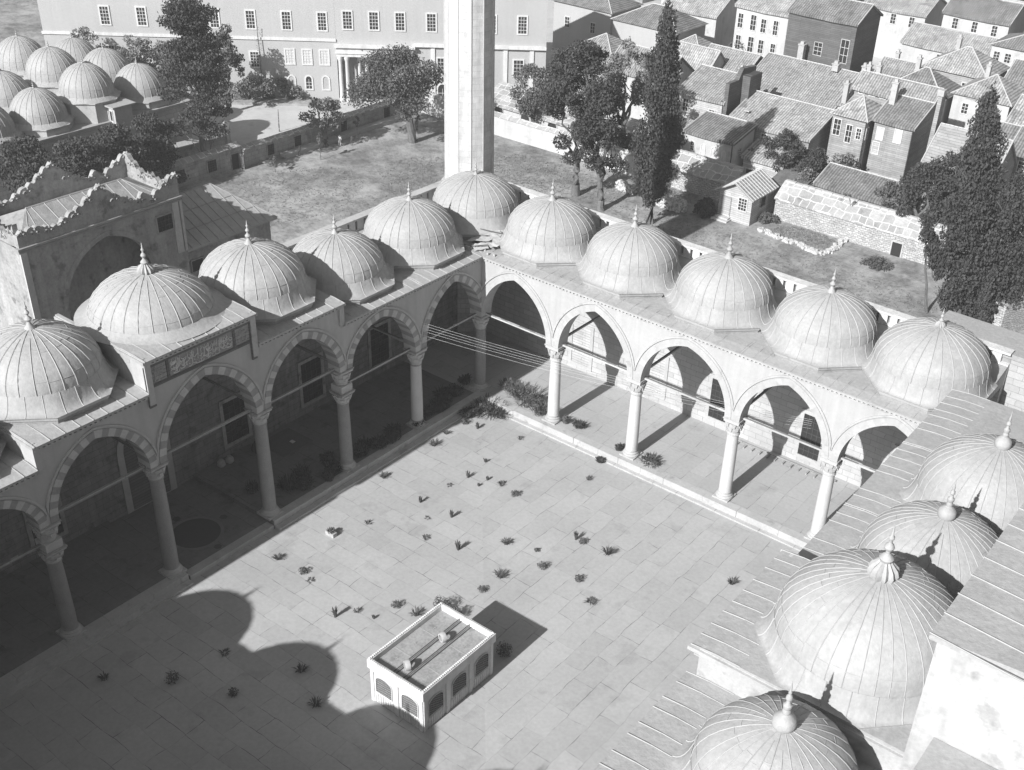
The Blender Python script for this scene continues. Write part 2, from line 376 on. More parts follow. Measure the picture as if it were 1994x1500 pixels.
def finial_mesh(mb,c,s=1.0,gad=False,T=None,crescent=False):
    if crescent:
        pr=[(0.10,-.12),(0.17,-.04),(0.25,.06),(0.27,.17),(0.24,.29),(0.15,.38),(0.085,.43),(0.10,.50),(0.075,.56),(0.10,.62),(0.10,.68),(0.05,.74),(0.045,.82),(0.075,.86),(0.07,.93),(0.03,.98),(0.045,1.04),(0.025,1.1),(0.02,1.2),(0.006,1.36)]
        mb.lathe([(a*s,b*s) for a,b in pr],c,20,0,T); return
    prof=[(0.24,-0.12),(0.23,0.0),(0.20,0.07),(0.14,0.15),(0.09,0.24),(0.07,0.32),(0.13,0.38),(0.15,0.44),(0.11,0.50),(0.05,0.56),(0.05,0.62),(0.09,0.66),(0.105,0.71),(0.08,0.77),(0.035,0.82),(0.035,0.88),(0.06,0.92),(0.06,0.96),(0.03,1.0),(0.012,1.22)]
    prof=[(a*s,b*s) for a,b in prof]
    mb.lathe(prof,c,16,0,T)
    if gad:
        p2=[(0.18,-0.08),(0.26,0.0),(0.29,0.10),(0.25,0.22),(0.14,0.34),(0.09,0.42)]
        mb.lathe([(a*s,b*s) for a,b in p2],c,48,0,T,flute=0.13,fn=12)
    if crescent:
        pts=[]
        for i in range(9):
            t=R(-60+300*i/8)+R(120); pts.append((c[0]+0.12*s*math.cos(t),c[1],c[2]+(1.34+0.12*math.sin(t))*s))
        if T: pts=[T(*p) for p in pts]
        mb.tube(pts,[0.008*s]+[0.022*s]*7+[0.008*s],5)
def finial(parent,c,s=1.0,gad=False,cres=False):
    b=MB(); finial_mesh(b,c,s,gad,None,cres); return b.build('finial','lead',parent,smooth=True)
def column(parent,T,u,v,hs,two=False,dark=True,mt='marble',base=0.0,top=None,s=1.0):
    c=MB(); cx,cy,_=T(u,v,0)
    c.lathe([(0.33*s,base+0.33),(0.335*s,base+1.2),(0.31*s,base+hs*0.8),(0.29*s,base+hs-0.02),(0.29*s,base+hs)],(cx,cy,0),20)
    o=c.build('column',mt,parent,smooth=True)
    b=MB(); b.box(u-0.46*s,u+0.46*s,v-0.46*s,v+0.46*s,base-0.02,base+0.10,0,T)
    b.lathe([(0.45*s,base+0.10),(0.47*s,base+0.14),(0.44*s,base+0.19),(0.39*s,base+0.21),(0.41*s,base+0.26),(0.36*s,base+0.30),(0.345*s,base+0.34)],(cx,cy,0),20)
    b.build('base','kerb',o,smooth=True)
    d=MB(); d.lathe([(0.335*s,base+0.335),(0.352*s,base+0.36),(0.352*s,base+0.42),(0.336*s,base+0.45)],(cx,cy,0),20)
    d.build('collar','stone_dark' if dark else 'kerb',o,smooth=True); d=MB()
    d.lathe([(0.30*s,base+hs-0.07),(0.335*s,base+hs-0.04),(0.335*s,base+hs),(0.30*s,base+hs+0.03)],(cx,cy,0),20)
    d.build('collar','stone_dark' if dark else 'kerb',o,smooth=True)
    def cap(z0,z1,name='capital'):
        k=MB(); n=4
        k.lathe([(0.30*s,z0),(0.33*s,z0+0.05),(0.31*s,z0+0.12),(0.36*s,z0+0.3*(z1-z0)),(0.42*s,z0+0.55*(z1-z0)),(0.44*s,z0+0.72*(z1-z0))],(cx,cy,0),16)
        # muqarnas lobes in two staggered tiers
        for tier,(rr,zz,nn) in enumerate(((0.34,z0+0.28*(z1-z0),8),(0.41,z0+0.55*(z1-z0),8))):
            for q in range(nn):
                t=2*math.pi*(q+0.5*tier)/nn; w_=0.085*s
                px,py=cx+rr*s*math.cos(t),cy+rr*s*math.sin(t)
                A=[(px+w_*math.cos(t+a2),py+w_*math.sin(t+a2),zz-0.02) for a2 in (0.8,2.4,3.9,5.5)]
                B=[(px+w_*1.7*math.cos(t+a2),py+w_*1.7*math.sin(t+a2),zz+0.2*(z1-z0)) for a2 in (0.8,2.4,3.9,5.5)]
                k.prism(A,B)
        k.box(u-0.43*s,u+0.43*s,v-0.43*s,v+0.43*s,z0+0.78*(z1-z0),z1-0.07,0,T)
        k.build(name,'stone_light',o)
        a=MB(); a.box(u-0.47*s,u+0.47*s,v-0.47*s,v+0.47*s,z1-0.07,z1+0.0,0,T); a.build('abacus','stone_dark' if dark else 'kerb',o)
    z=base+hs
    if two:
        cap(z,z+0.72); 
        m=MB(); m.box(u-0.37*s,u+0.37*s,v-0.37*s,v+0.37*s,z+0.72,z+1.12,0,T); m.build('impost_block','stone_light',o); cap(z+1.12,top)
    else: cap(z,top)
    return o
def window(parent,T,u,v,z0,w_,h_,depth=0.28,side=-1,arch=False,dark='void',fm='stone_light',pane='pane',grid=(2,3),fr=0.12,name='window'):
    """frame standing proud of a wall face at v (towards side), pane set just proud of the wall"""
    f=MB(); s=side; v1=v+s*0.07; va,vb=min(v,v1),max(v,v1)
    x0,x1=u-w_/2,u+w_/2
    f.box(x0-fr,x0,va,vb,z0-fr,z0+h_,0,T); f.box(x1,x1+fr,va,vb,z0-fr,z0+h_,0,T); f.box(x0,x1,va,vb,z0-fr,z0,0,T)
    if not arch: f.box(x0-fr,x1+fr,va,vb,z0+h_,z0+h_+fr,0,T)
    else:
        n=8
        for i in range(n):
            a0,a1=math.pi*i/n,math.pi*(i+1)/n
            q=[(u+(w_/2+d)*math.cos(a),z0+h_+(w_/2+d)*math.sin(a)) for a,d in ((a0,0),(a1,0),(a1,fr),(a0,fr))]
            f.prism([T(x,va,z) for x,z in q],[T(x,vb,z) for x,z in q])
    o=f.build(name,fm,parent)
    g=MB(); v2=v+s*0.015
    if arch:
        pts=[(x0,z0),(x1,z0)]+[(u+w_/2*math.cos(math.pi*i/8),z0+h_+w_/2*math.sin(math.pi*i/8)) for i in range(9)]
        g.face([T(x,v2,z) for x,z in pts])
    else: g.face([T(x0,v2,z0),T(x1,v2,z0),T(x1,v2,z0+h_),T(x0,v2,z0+h_)])
    g.build(pane,dark,o,recalc=False)
    if grid:
        b=MB(); bw_=0.018; v3a,v3b=sorted((v+s*0.02,v+s*0.045))
        for i in range(1,grid[0]):
            x=x0+w_*i/grid[0]; b.box(x-bw_,x+bw_,v3a,v3b,z0,z0+h_,0,T)
        for i in range(1,grid[1]):
            z=z0+h_*i/grid[1]; b.box(x0,x1,v3a-0.001,v3b+0.001,z-bw_,z+bw_,0,T)
        b.build('glazing_bars' if dark!='void' else 'grille','iron' if dark=='void' else 'white_paint',o)
    return o
def arcade(parent,T,P,spec,depth=5.44,dome_r=2.42,drum_a=2.82,stripe=True,colm=None,skipcol=(),mats=('plaster',),batten=True,cornerskip=False,eave=0.62,cap_dark=True,outer_par=True,baysel=None,tie=True,s=1.0,cs=None):
    """spec: per bay dict(H cornice, zL,zR springs, zA apex, dome (base offset), oct)"""
    nb=len(P)-1
    for i in range(nb):
        if baysel and i not in baysel: continue
        sp=spec[i]; u0,u1=P[i],P[i+1]; H=sp['H']; uL,uR=u0+0.40*s,u1-0.40*s
        C=arch_curve(uL,uR,sp['zL'],sp['zR'],sp['zA'],9)
        wl=MB(); ztop=H-0.02
        for (va,flip) in ((-0.40,0),(0.40,1)):
            for k in range(len(C)-1):
                a,b=C[k],C[k+1]; wl.face([T(a[0],va,a[1]),T(b[0],va,b[1]),T(b[0],va,ztop),T(a[0],va,ztop)])
            wl.face([T(u0,va,sp['zL']),T(uL,va,sp['zL']),T(uL,va,ztop),T(u0,va,ztop)]); wl.face([T(uR,va,sp['zR']),T(u1,va,sp['zR']),T(u1,va,ztop),T(uR,va,ztop)])
        for k in range(len(C)-1):
            a,b=C[k],C[k+1]; wl.face([T(a[0],-0.4,a[1]),T(b[0],-0.4,b[1]),T(b[0],0.4,b[1]),T(a[0],0.4,a[1])])
        wl.face([T(u0,-.4,ztop),T(u1,-.4,ztop),T(u1,.4,ztop),T(u0,.4,ztop)])
        for uu in (u0,u1):
            zz=sp['zL'] if uu==u0 else sp['zR']; wl.face([T(uu,-.4,zz),T(uu,.4,zz),T(uu,.4,ztop),T(uu,-.4,ztop)])
        wl.face([T(u0,-.4,sp['zL']),T(uL,-.4,sp['zL']),T(uL,.4,sp['zL']),T(u0,.4,sp['zL'])]); wl.face([T(uR,-.4,sp['zR']),T(u1,-.4,sp['zR']),T(u1,.4,sp['zR']),T(uR,.4,sp['zR'])])
        wl.build('arcade_wall',mats[0],parent)
        # voussoirs
        NV=26; Cf=arch_curve(uL,uR,sp['zL'],sp['zR'],sp['zA'],NV)
        inn=offs(Cf,-0.02); out=offs(Cf,0.34); ar=MB(); st=2
        va,vb=-0.432-(i%2)*0.004,0.43
        for k in range(0,len(Cf)-1,st):
            e=min(k+st,len(Cf)-1); idx=list(range(k,e+1))
            A=[inn[j] for j in idx]+[out[j] for j in idx[::-1]]
            A=[(min(max(x,u0+0.015),u1-0.015),z) for x,z in A]
            ar.prism([T(x,va,z) for x,z in A],[T(x,vb,z) for x,z in A],(k//st)%2 if stripe else 0)
        a_o=ar.build('arch',['stone_light','stone_dark'] if stripe==True else (['plaster','kerb'] if stripe else ['plaster']),parent)
        hd=MB(); o1=offs(Cf,0.40); o2=offs(Cf,0.50)
        o1=[(min(max(x,u0+0.01),u1-0.01),z) for x,z in o1]; o2=[(min(max(x,u0+0.01),u1-0.01),z) for x,z in o2]
        for k in range(3,len(Cf)-4):
            A=[o1[k],o1[k+1],o2[k+1],o2[k]]; hd.prism([T(x,-0.465-(i%2)*0.003,z) for x,z in A],[T(x,-0.39,z) for x,z in A])
        hd.build('hood_moulding','kerb',a_o)
        # cornice with teeth
        cn=MB(); cn.box(u0+0.001,u1-0.001,-eave+0.06,-0.38,H-0.10,H-0.005,0,T); cn.box(u0+0.001,u1-0.001,-eave+0.14,-0.38,H-0.26,H-0.21,0,T)
        n=int((u1-u0)/0.22)
        for k in range(n):
            uu=u0+(k+0.5)*(u1-u0)/n; cn.box(uu-0.055,uu+0.055,-eave+0.11,-0.38,H-0.21,H-0.10,0,T)
        cn.build('cornice','kerb',parent)
        # roof
        rf=MB(); ur0,ur1=u0,u1
        zr=H+0.14; pr=[(-eave,H+0.0),(-eave,H+0.045),(0.02,zr),(depth*.5,zr+.05),(depth+(.2 if depth<6 else .15),(H0 if depth<6 else H)+(.70 if depth<6 else .2)),(depth+(.2 if depth<6 else .15),(H0 if depth<6 else H)-0.32),(0.42,H-0.32),(0.42,H+0.0)]
        rf.prism([T(ur0,a,b) for a,b in pr],[T(ur1,a,b) for a,b in pr])
        if batten:
            nb_=max(2,int((u1-u0)/0.62)); sunk=0.016 if batten=='flat' else 0
            for k in range(nb_+1):
                uu=u0+(u1-u0)*k/nb_
                uu=min(max(uu+random.uniform(-.1,.1),u0+0.03),u1-0.03)
                if random.random()<.08: continue
                rf.tube([T(uu,-eave-0.01,H+0.06-sunk),T(uu+0.02,0.03,zr+0.012-sunk)],0.021,5,1)
                rf.tube([T(uu+0.02,0.03,zr+0.015),T(uu+0.02,0.9,zr+0.02-sunk)],0.016,4,1)
        rf.build('roof',['lead','seam'],parent)
        # dome on its drum
        if sp.get('dome',True):
            cu=(u0+u1)/2+sp.get('du',0); cv=depth/2; r=sp.get('r',dome_r); a=sp.get('a',drum_a)
            cx,cy,_=T(cu,cv,0); zb=H+0.14; zd=zb+sp.get('dh',0.36)
            if sp.get('oct',True):
                def octo(ap,z,rot=math.pi/8):
                    rr=ap/math.cos(math.pi/8); return [(cx+rr*math.cos(rot+k*math.pi/4),cy+rr*math.sin(rot+k*math.pi/4),z) for k in range(8)]
                d=MB(); d.prism(octo(a-0.14,zb-0.2),octo(a-0.14,zd-0.17)); d.prism(octo(a-0.08,zd-0.18),octo(a-0.04,zd-0.05),1); d.prism(octo(a+0.0,zd-0.03),octo(a+0.03,zd+0.015),1)
                do=d.build('drum',['lead_rough','kerb'],parent)
                dm=MB(); 
                # skirt from the octagon up to the circle
                n=48; O=[]
                for k in range(n):
                    t=2*math.pi*k/n; tt=((t+math.pi/8)%(math.pi/4))-math.pi/8
                    O.append((t,(a+0.03)/math.cos(tt)))
                zc=zd+0.74*sp.get('sk',1); rings=[]
                for f in (0,0.2,0.4,0.6,0.8,1.0):
                    g=f**2.5; rings.append([(cx+(ro*(1-f)+r*1.004*f)*math.cos(t),cy+(ro*(1-f)+r*1.004*f)*math.sin(t),zd+0.015+(zc-zd)*g) for t,ro in O])
                for A,B in zip(rings[:-1],rings[1:]):
                    for k in range(n):
                        k2=(k+1)%n; dm.face([A[k],A[k2],B[k2],B[k]])
                for k in range(0,n,2):
                    dm.tube([rings[q][k] for q in range(6)],0.02,4,1)
            else:
                dm=MB(); zc=zb+0.05; dm.lathe([(r*1.22,-0.07),(r*1.08,0.03),(r*1.0,0.2)],(cx,cy,zc),48)
            hh=sp.get('top',H+3.28)-0.32-zc
            dome_mesh(dm,(cx,cy,zc),r,hh,sp.get('nr',28),rib=sp.get('rib',.020))
            dob=dm.build('dome',['lead','seam'],parent,smooth=True)
            finial(dob,(cx,cy,zc+hh-0.04),sp.get('fs',1.0),sp.get('gad',False),sp.get('cres',False))
        if tie:
            zt=max(sp['zL'],sp['zR'])-0.02; tb=MB(); tb.box(u0+0.3,u1-0.3,-0.06,0.06,min(sp['zL'],sp['zR'])+0.02,min(sp['zL'],sp['zR'])+0.13,0,T)
            tb.build('tie_beam','wood_pale' if not cap_dark else 'wood_grey',parent)
    for i,u in enumerate(P):
        if i in skipcol: continue
        l=spec[i-1]['zR'] if i>0 else spec[i]['zL']; r_=spec[i]['zL'] if i<nb else spec[i-1]['zR']
        top=max(l,r_); two=cs[i][1] if cs else False; hs=cs[i][0] if cs else 3.96
        column(parent,T,u,0,hs,two,cap_dark,(colm[i] if colm else 'marble'),0.0,top,s)
        if tie:
            tb=MB(); tb.box(u-0.055,u+0.055,0.3,depth,top+0.02,top+0.13,0,T); tb.build('tie_beam','wood_grey',parent)
    # back wall
H0=8.72
low=dict(H=H0,zL=4.92,zR=4.92,zA=7.98,top=12.02)
TL=lambda u,v,z:(-v,-u,z); TR=lambda u,v,z:(u,v,z)
arc_left=thing('courtyard_arcade',(-2.7,-18.8,G),'shaded left arcade with striped arches and a raised bay carrying carved inscription panels','arcade','arcades round the courtyard')
spL=[dict(low,fs=0.85),dict(low,zR=6.02,top=11.86,fs=0.85,sk=.8,r=2.36),dict(low,H=9.74,zL=6.02,zR=6.15,zA=8.85,top=13.05,fs=0.95),
     dict(low,H=11.22,zL=6.15,zR=6.15,zA=9.35,top=13.55,oct=False,r=2.62,gad=True,fs=1.12),
     dict(low,H=9.74,zL=6.15,zR=6.02,zA=8.85,top=13.05,fs=1.0),dict(low,zL=6.02),dict(low)]
csL=[(3.96,0),(3.96,0),(4.0,1),(5.33,0),(5.33,0),(4.0,1),(3.96,0),(3.96,0)]
arcade(arc_left,TL,LP,spL,cs=csL,colm=['granite','marble','granite','granite','granite','granite','marble','granite'],skipcol=(0,7))
arc_right=thing('courtyard_arcade',(13.6,2.7,G),'sunlit white arcade on the far side of the court with slim marble columns','arcade','arcades round the courtyard')
spR=[dict(low,top=11.95),dict(low,top=12.02),dict(low,fs=1.1),dict(low,fs=1.0),dict(low,fs=0.75,gad=True,r=2.6,a=2.85,top=12.1)]
arcade(arc_right,TR,RP,spR,batten='flat',stripe='soft',skipcol=(0,5),cap_dark=False,mats=('plaster',))
column(arc_right,TR,0,0,3.96,False,True,'granite',0,4.92)
# corner bay: roof, drum, dome
def corner(parent,cx,cy,sx,sy,top=11.95,broken=False):
    r=MB(); H=H0
    x0,x1=sorted((cx-2.74*1.0,cx+2.74)); y0,y1=sorted((cy-2.74,cy+2.74))
    r.box(min(x0-0.3,cx-3.5) if sx>0 else x0-.3,x1+0.3,y0-0.3,y1+0.3,H-0.3,H+0.13); r.build('roof',['lead'],parent)
    a,rr=2.82,2.42; zb=H+0.14; zd=zb+0.36
    def octo(ap,z):
        q=ap/math.cos(math.pi/8); return [(cx+q*math.cos(math.pi/8+k*math.pi/4),cy+q*math.sin(math.pi/8+k*math.pi/4),z) for k in range(8)]
    d=MB(); d.prism(octo(a-0.14,zb-0.2),octo(a-0.14,zd-0.17)); d.prism(octo(a-0.08,zd-0.18),octo(a-0.04,zd-0.05),1); d.prism(octo(a,zd-0.03),octo(a+0.03,zd+0.015),1); d.build('drum',['lead_rough','kerb'],parent)
    dm=MB(); n=48; O=[(2*math.pi*k/n,(a+0.03)/math.cos(((2*math.pi*k/n+math.pi/8)%(math.pi/4))-math.pi/8)) for k in range(n)]
    zc=zd+0.74; top-=.32; rings=[[(cx+(ro*(1-f)+rr*1.004*f)*math.cos(t),cy+(ro*(1-f)+rr*1.004*f)*math.sin(t),zd+0.015+(zc-zd)*f**2.5) for t,ro in O] for f in (0,.2,.4,.6,.8,1)]
    for A,B in zip(rings[:-1],rings[1:]):
        for k in range(n): k2=(k+1)%n; dm.face([A[k],A[k2],B[k2],B[k]])
    dome_mesh(dm,(cx,cy,zc),rr,top-zc,28); o=dm.build('dome',['lead','seam'],parent,smooth=True); finial(o,(cx,cy,top-0.04),0.7)
corner(arc_left,-2.72,2.72,1,1)
# back walls with windows, and the pierced outer parapet
def back_wall(parent,T,u0,u1,d,H,raised=()):
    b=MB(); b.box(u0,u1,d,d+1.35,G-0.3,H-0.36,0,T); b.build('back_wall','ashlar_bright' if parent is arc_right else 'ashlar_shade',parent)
    p=MB(); u=u0+0.1; z0,z1=H-.36,H+1.40
    p.box(u0,u1,d+0.20,d+1.30,z0,H+.76,0,T); p.box(u0,u1,d+0.12,d+.66,z1-0.11,z1,0,T)
    bk=MB(); bk.box(u0+.01,u1-.01,d+.44,d+.52,H+.76,z1-0.11,0,T); bk.build('parapet_back','stone_dark',parent)  # dark colour here stands in for shade in the gaps between posts
    while u<u1-0.3:
        w_=random.uniform(0.34,0.5); g=random.uniform(0.12,0.2)
        p.box(u,min(u+w_,u1),d+0.21,d+.40,H+.76,z1-0.11,0,T); u+=w_+g
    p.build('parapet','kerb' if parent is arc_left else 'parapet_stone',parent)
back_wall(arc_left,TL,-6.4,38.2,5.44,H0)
back_wall(arc_right,TR,-5.2,27.3,5.44,H0)
b=MB(); b.box(23.4,34.5,5.9,8.0,G,9.75); b.build('side_wing','ashlar_bright',arc_right); b=MB(); b.box(23.3,34.6,5.8,8.2,9.75,10.0); b.build('side_wing_roof','lead',arc_right)
# windows of the portico back walls
for (u,w_,z0,h_) in ((3.1,1.25,0.9,2.2),):
    window(arc_right,TR,u+0.2,5.44,0.5,1.3,2.5,dark='wood_pale',grid=None,fr=0.22,fm='kerb')
window(arc_right,TR,8.6,5.44,0.7,1.2,2.3,dark='wood_pale',grid=None,fr=0.22,fm='kerb')
window(arc_right,TR,12.9,5.44,0.55,1.15,2.5,dark='void',grid=(4,7),fr=0.22,fm='kerb')
window(arc_right,TR,18.6,5.44,0.5,1.2,2.6,dark='void',grid=(4,7),fr=0.22,fm='kerb')
window(arc_right,TR,23.9,5.44,0.5,1.2,2.6,dark='void',grid=(4,7),fr=0.22,fm='kerb')
for u in (2.7,8.0,13.3,24.3,29.6): window(arc_left,TL,u,5.44,0.7,1.45,2.5,dark='void',grid=(4,7),fr=0.2,fm='stone_old')
window(arc_left,TL,18.8,5.44,-0.2,2.2,3.4,dark='wood_dark',grid=None,fr=0.35,arch=True,name='doorway',pane='door',fm='kerb')
# raised-bay trim and the three inscription panels
def inscription():
    f=MB(); v=-0.44
    for (u0,u1) in ((16.0,16.28),(21.38,21.7)): f.box(u0,u1,v-0.03,-0.39,9.0,10.98,0,TL)
    f.box(16.28,21.38,v-0.02,-0.39,9.88,10.03,0,TL); f.box(16.28,21.38,v-0.02,-0.39,10.85,11.0,0,TL)
    for u in (17.12,20.58): f.box(u-0.06,u+0.06,v-0.02,-0.39,10.03,10.85,0,TL)
    fo=f.build('panel_frame','wood_dark',arc_left)
    for (u0,u1,dens) in ((16.30,17.04,0.8),(17.2,20.5,1.0),(20.66,21.36,0.8)):
        p=MB(); p.box(u0,u1,v+0.005,-0.39,10.04,10.84,0,TL); po=p.build('inscription_panel','stone_dark' if (u1-u0)>2 else 'wood_grey',arc_left)
        q=MB(); random.seed(int(u0*10)); big=(u1-u0)>2
        nst=int((u1-u0)*(34 if big else 40))
        for k in range(nst):   # raised flowing script in two overlapping rows
            uu=u0+0.08+(u1-u0-0.2)*random.random(); row=random.random()
            zz=10.12+0.62*row; kind=random.random(); vv=v-0.018
            pts=[]
            if kind<0.34:   # tall upright with a small hook
                h=random.uniform(0.28,0.5) if big else random.uniform(0.12,0.22); z1=min(zz+h,10.8)
                pts=[(uu,z1),(uu-0.01,z1-0.3*h),(uu+0.01,zz),(uu+0.05,zz-0.03)]
            elif kind<0.75:  # bowl
                r=random.uniform(0.07,0.16) if big else random.uniform(0.04,0.07)
                pts=[(uu+r*math.cos(t),min(max(zz+0.6*r*math.sin(t),10.09),10.8)) for t in [math.pi*(0.85+1.25*j/7) for j in range(8)]]
            elif kind<0.92:  # sweep
                l=random.uniform(0.18,0.36) if big else 0.12
                pts=[(uu+l*j/5,min(max(zz+0.05*math.sin(j*1.2),10.1),10.79)) for j in range(6)]
            else: pts=[(uu,zz),(uu+0.04,zz+0.035)]
            pts=[(min(max(x,u0+0.05),u1-0.05),z) for x,z in pts]
            q.tube([TL(x,vv,z) for x,z in pts],0.019 if big else 0.015,4)
        q.build('raised_script','white_paint' if big else 'kerb',po)
inscription()
def steps_trim():
    for u,za,zb in ((10.72,8.60,9.70),(26.93,8.60,9.70)): b=MB(); b.box(u-0.02 if u<20 else u-0.26,u+0.26 if u<20 else u+0.02,-0.5,-0.39,za,zb,0,TL); b.build('pilaster_strip','kerb',arc_left)
    for u,za,zb in ((15.93,9.55,11.18),(21.72,9.55,11.18)): b=MB(); b.box(u+0.02 if u<20 else u-0.3,u+0.3 if u<20 else u-0.02,-0.53,-0.39,za-0.4,zb,0,TL); b.build('pilaster_strip','kerb',arc_left)
    for u,za,zb in ((10.72,H0-.3,9.74+.1),(26.93,H0-.3,9.74+.1),(15.93,9.74-.3,11.22+.1),(21.72,9.74-.3,11.22+.1)):
        up=1 if u<20 else -1; c=MB()
        a,b_=sorted((u+0.01*up,u+0.17*up)); c.box(a,b_,-0.41,5.5,za,zb,0,TL)
        a,b_=sorted((u-0.06*up,u+0.03*up)); c.box(a,b_,-0.6,5.5,zb-0.2,zb-0.06,0,TL); c.build('step_wall','lead',arc_left)
steps_trim()
# south arcade (behind the camera side, throws its shadow across the floor)
arc_s=thing('courtyard_arcade',(13.6,YS-2.7,G),'near side arcade of the court, its domes shading the floor','arcade','arcades round the courtyard')
TS=lambda u,v,z:(u,YS-v,z)
arcade(arc_s,TS,RP,[dict(low) for _ in range(5)],stripe='soft',skipcol=(0,),cap_dark=False)
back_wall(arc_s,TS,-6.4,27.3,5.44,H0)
column(arc_s,TS,0,0,3.96,False,True,'granite',0,4.92)
corner(arc_s,-2.72,YS-2.72,1,-1)
# ---------------- mosque portico on the right ----------------
portico=thing('mosque_portico',(30.8,-18.8,G),'tall lead roofed portico in the foreground on the right, with large ribbed domes','portico')
TM=lambda u,v,z:(XM+v,-u,z)
hi=dict(H=10.42,zL=6.3,zR=6.3,zA=9.5,r=2.42,a=2.78,top=13.8,nr=34,fs=1.12,dh=0.2,cres=True,rib=.014)
spM=[dict(hi,dome=False),dict(hi,r=2.5,top=13.8),dict(hi),dict(hi,H=11.5,zA=10.4,zL=6.4,zR=6.4,r=2.74,a=3.0,top=15.0,gad=True,fs=1.42,nr=38,cres=False),dict(hi,r=2.2,a=2.62,top=13.5,fs=1.2,nr=28),dict(hi),dict(hi)]
arcade(portico,TM,LP,spM,depth=6.9,stripe='soft',mats=('plaster',),cap_dark=False,cs=[(5.3,0)]*8,eave=0.75,s=1.15)
def mosque_parts():
    for u,up in ((15.93,1),(21.72,-1)):
        b=MB()
        a,b_=sorted((u-0.01*up,u+0.2*up)); b.box(a,b_,-0.42,6.9,10.0,11.6,0,TM)
        a,b_=sorted((u-0.1*up,u+.03*up)); b.box(a,b_,-0.8,6.9,11.42,11.56,0,TM); b.build('step_wall','kerb',portico)
    b=MB(); b.box(0,37.65,6.2,7.2,G,9.9,0,TM); b.build('back_wall','ashlar_bright',portico)
    # end gable walls
    b=MB(); b.box(-0.5,0,0.1,6.9,G,10.3,0,TM); b.box(37.65,38.1,0.1,6.9,G,10.3,0,TM); b.build('side_wall','ashlar_bright',portico)
    # hips of loose sheet between the domes
mosque_parts()
hall=thing('prayer_hall',(40,-10,G),'pale stone block of the prayer hall rising at the right edge, sheet lead on top','mosque')
def hall_parts():
    b=MB(); b.box(33.3,60,-21.85,14,G,15.98); b.build('wall','hall_stone',hall)
    r=MB(); r.box(33.12,60,-22.05,14.2,15.98,16.12); y=-22.0
    while y<14: r.tube([(33.1,y,16.14),(36.2,y-0.5,16.34)],0.022,5,1); r.tube([(36.2,y-0.5,16.35),(60,y-0.5,16.34)],0.022,5,1); y+=0.95
    A=[(33.12,-22.05,16.12),(36.2,-22.05,16.33),(60,-22.05,16.33),(60,-22.05,16.12)]; Bq=[(x,14.2,z) for x,_,z in A]; r.prism(A,Bq)
    r.build('roof',['lead','seam'],hall)
    b=MB(); b.box(34.35,60,-37.65,-21.86,G,12.7); b.box(33.9,60,-37.7,-21.87,12.7,12.85); b.build('lower_roof','lead',hall)
hall_parts()
# ---------------- minaret at the far outer corner ----------------
minaret=thing('minaret',(-6.5,6.6,G),'pale faceted stone minaret shaft rising behind the corner dome','minaret')
def mk_minaret():
    cx,cy=-6.5,6.55; n=12
    def ring(r,z,k=n): return [(cx+r*math.cos(2*math.pi*(i+0.5)/k),cy+r*math.sin(2*math.pi*(i+0.5)/k),z) for i in range(k)]
    b=MB(); b.prism(ring(2.6,G-.2,8),ring(2.6,6.5,8)); b.build('base','ashlar',minaret)
    b=MB(); b.prism([(cx+2.4*math.cos(2*math.pi*(i+.5)/12),cy+2.4*math.sin(2*math.pi*(i+.5)/12),6.5) for i in range(12)],ring(1.47,9.0)); b.build('footing','minaret_stone',minaret)
    b=MB(); b.prism(ring(1.47,9.0),ring(1.40,22.0)); b.build('shaft','minaret_stone',minaret)
    t=MB()
    for i in range(n):
        a=2*math.pi*(i+0.5)/n
        t.tube([(cx+1.46*math.cos(a),cy+1.46*math.sin(a),9.0),(cx+1.41*math.cos(a),cy+1.39*math.sin(a),22.0)],0.035,5)
    t.build('corner_rolls','kerb',minaret)
    t=MB(); t.lathe([(1.6,8.9),(1.72,8.95),(1.72,9.1),(1.6,9.2)],(cx,cy,0),24); t.build('ring_moulding','kerb',minaret)
mk_minaret()
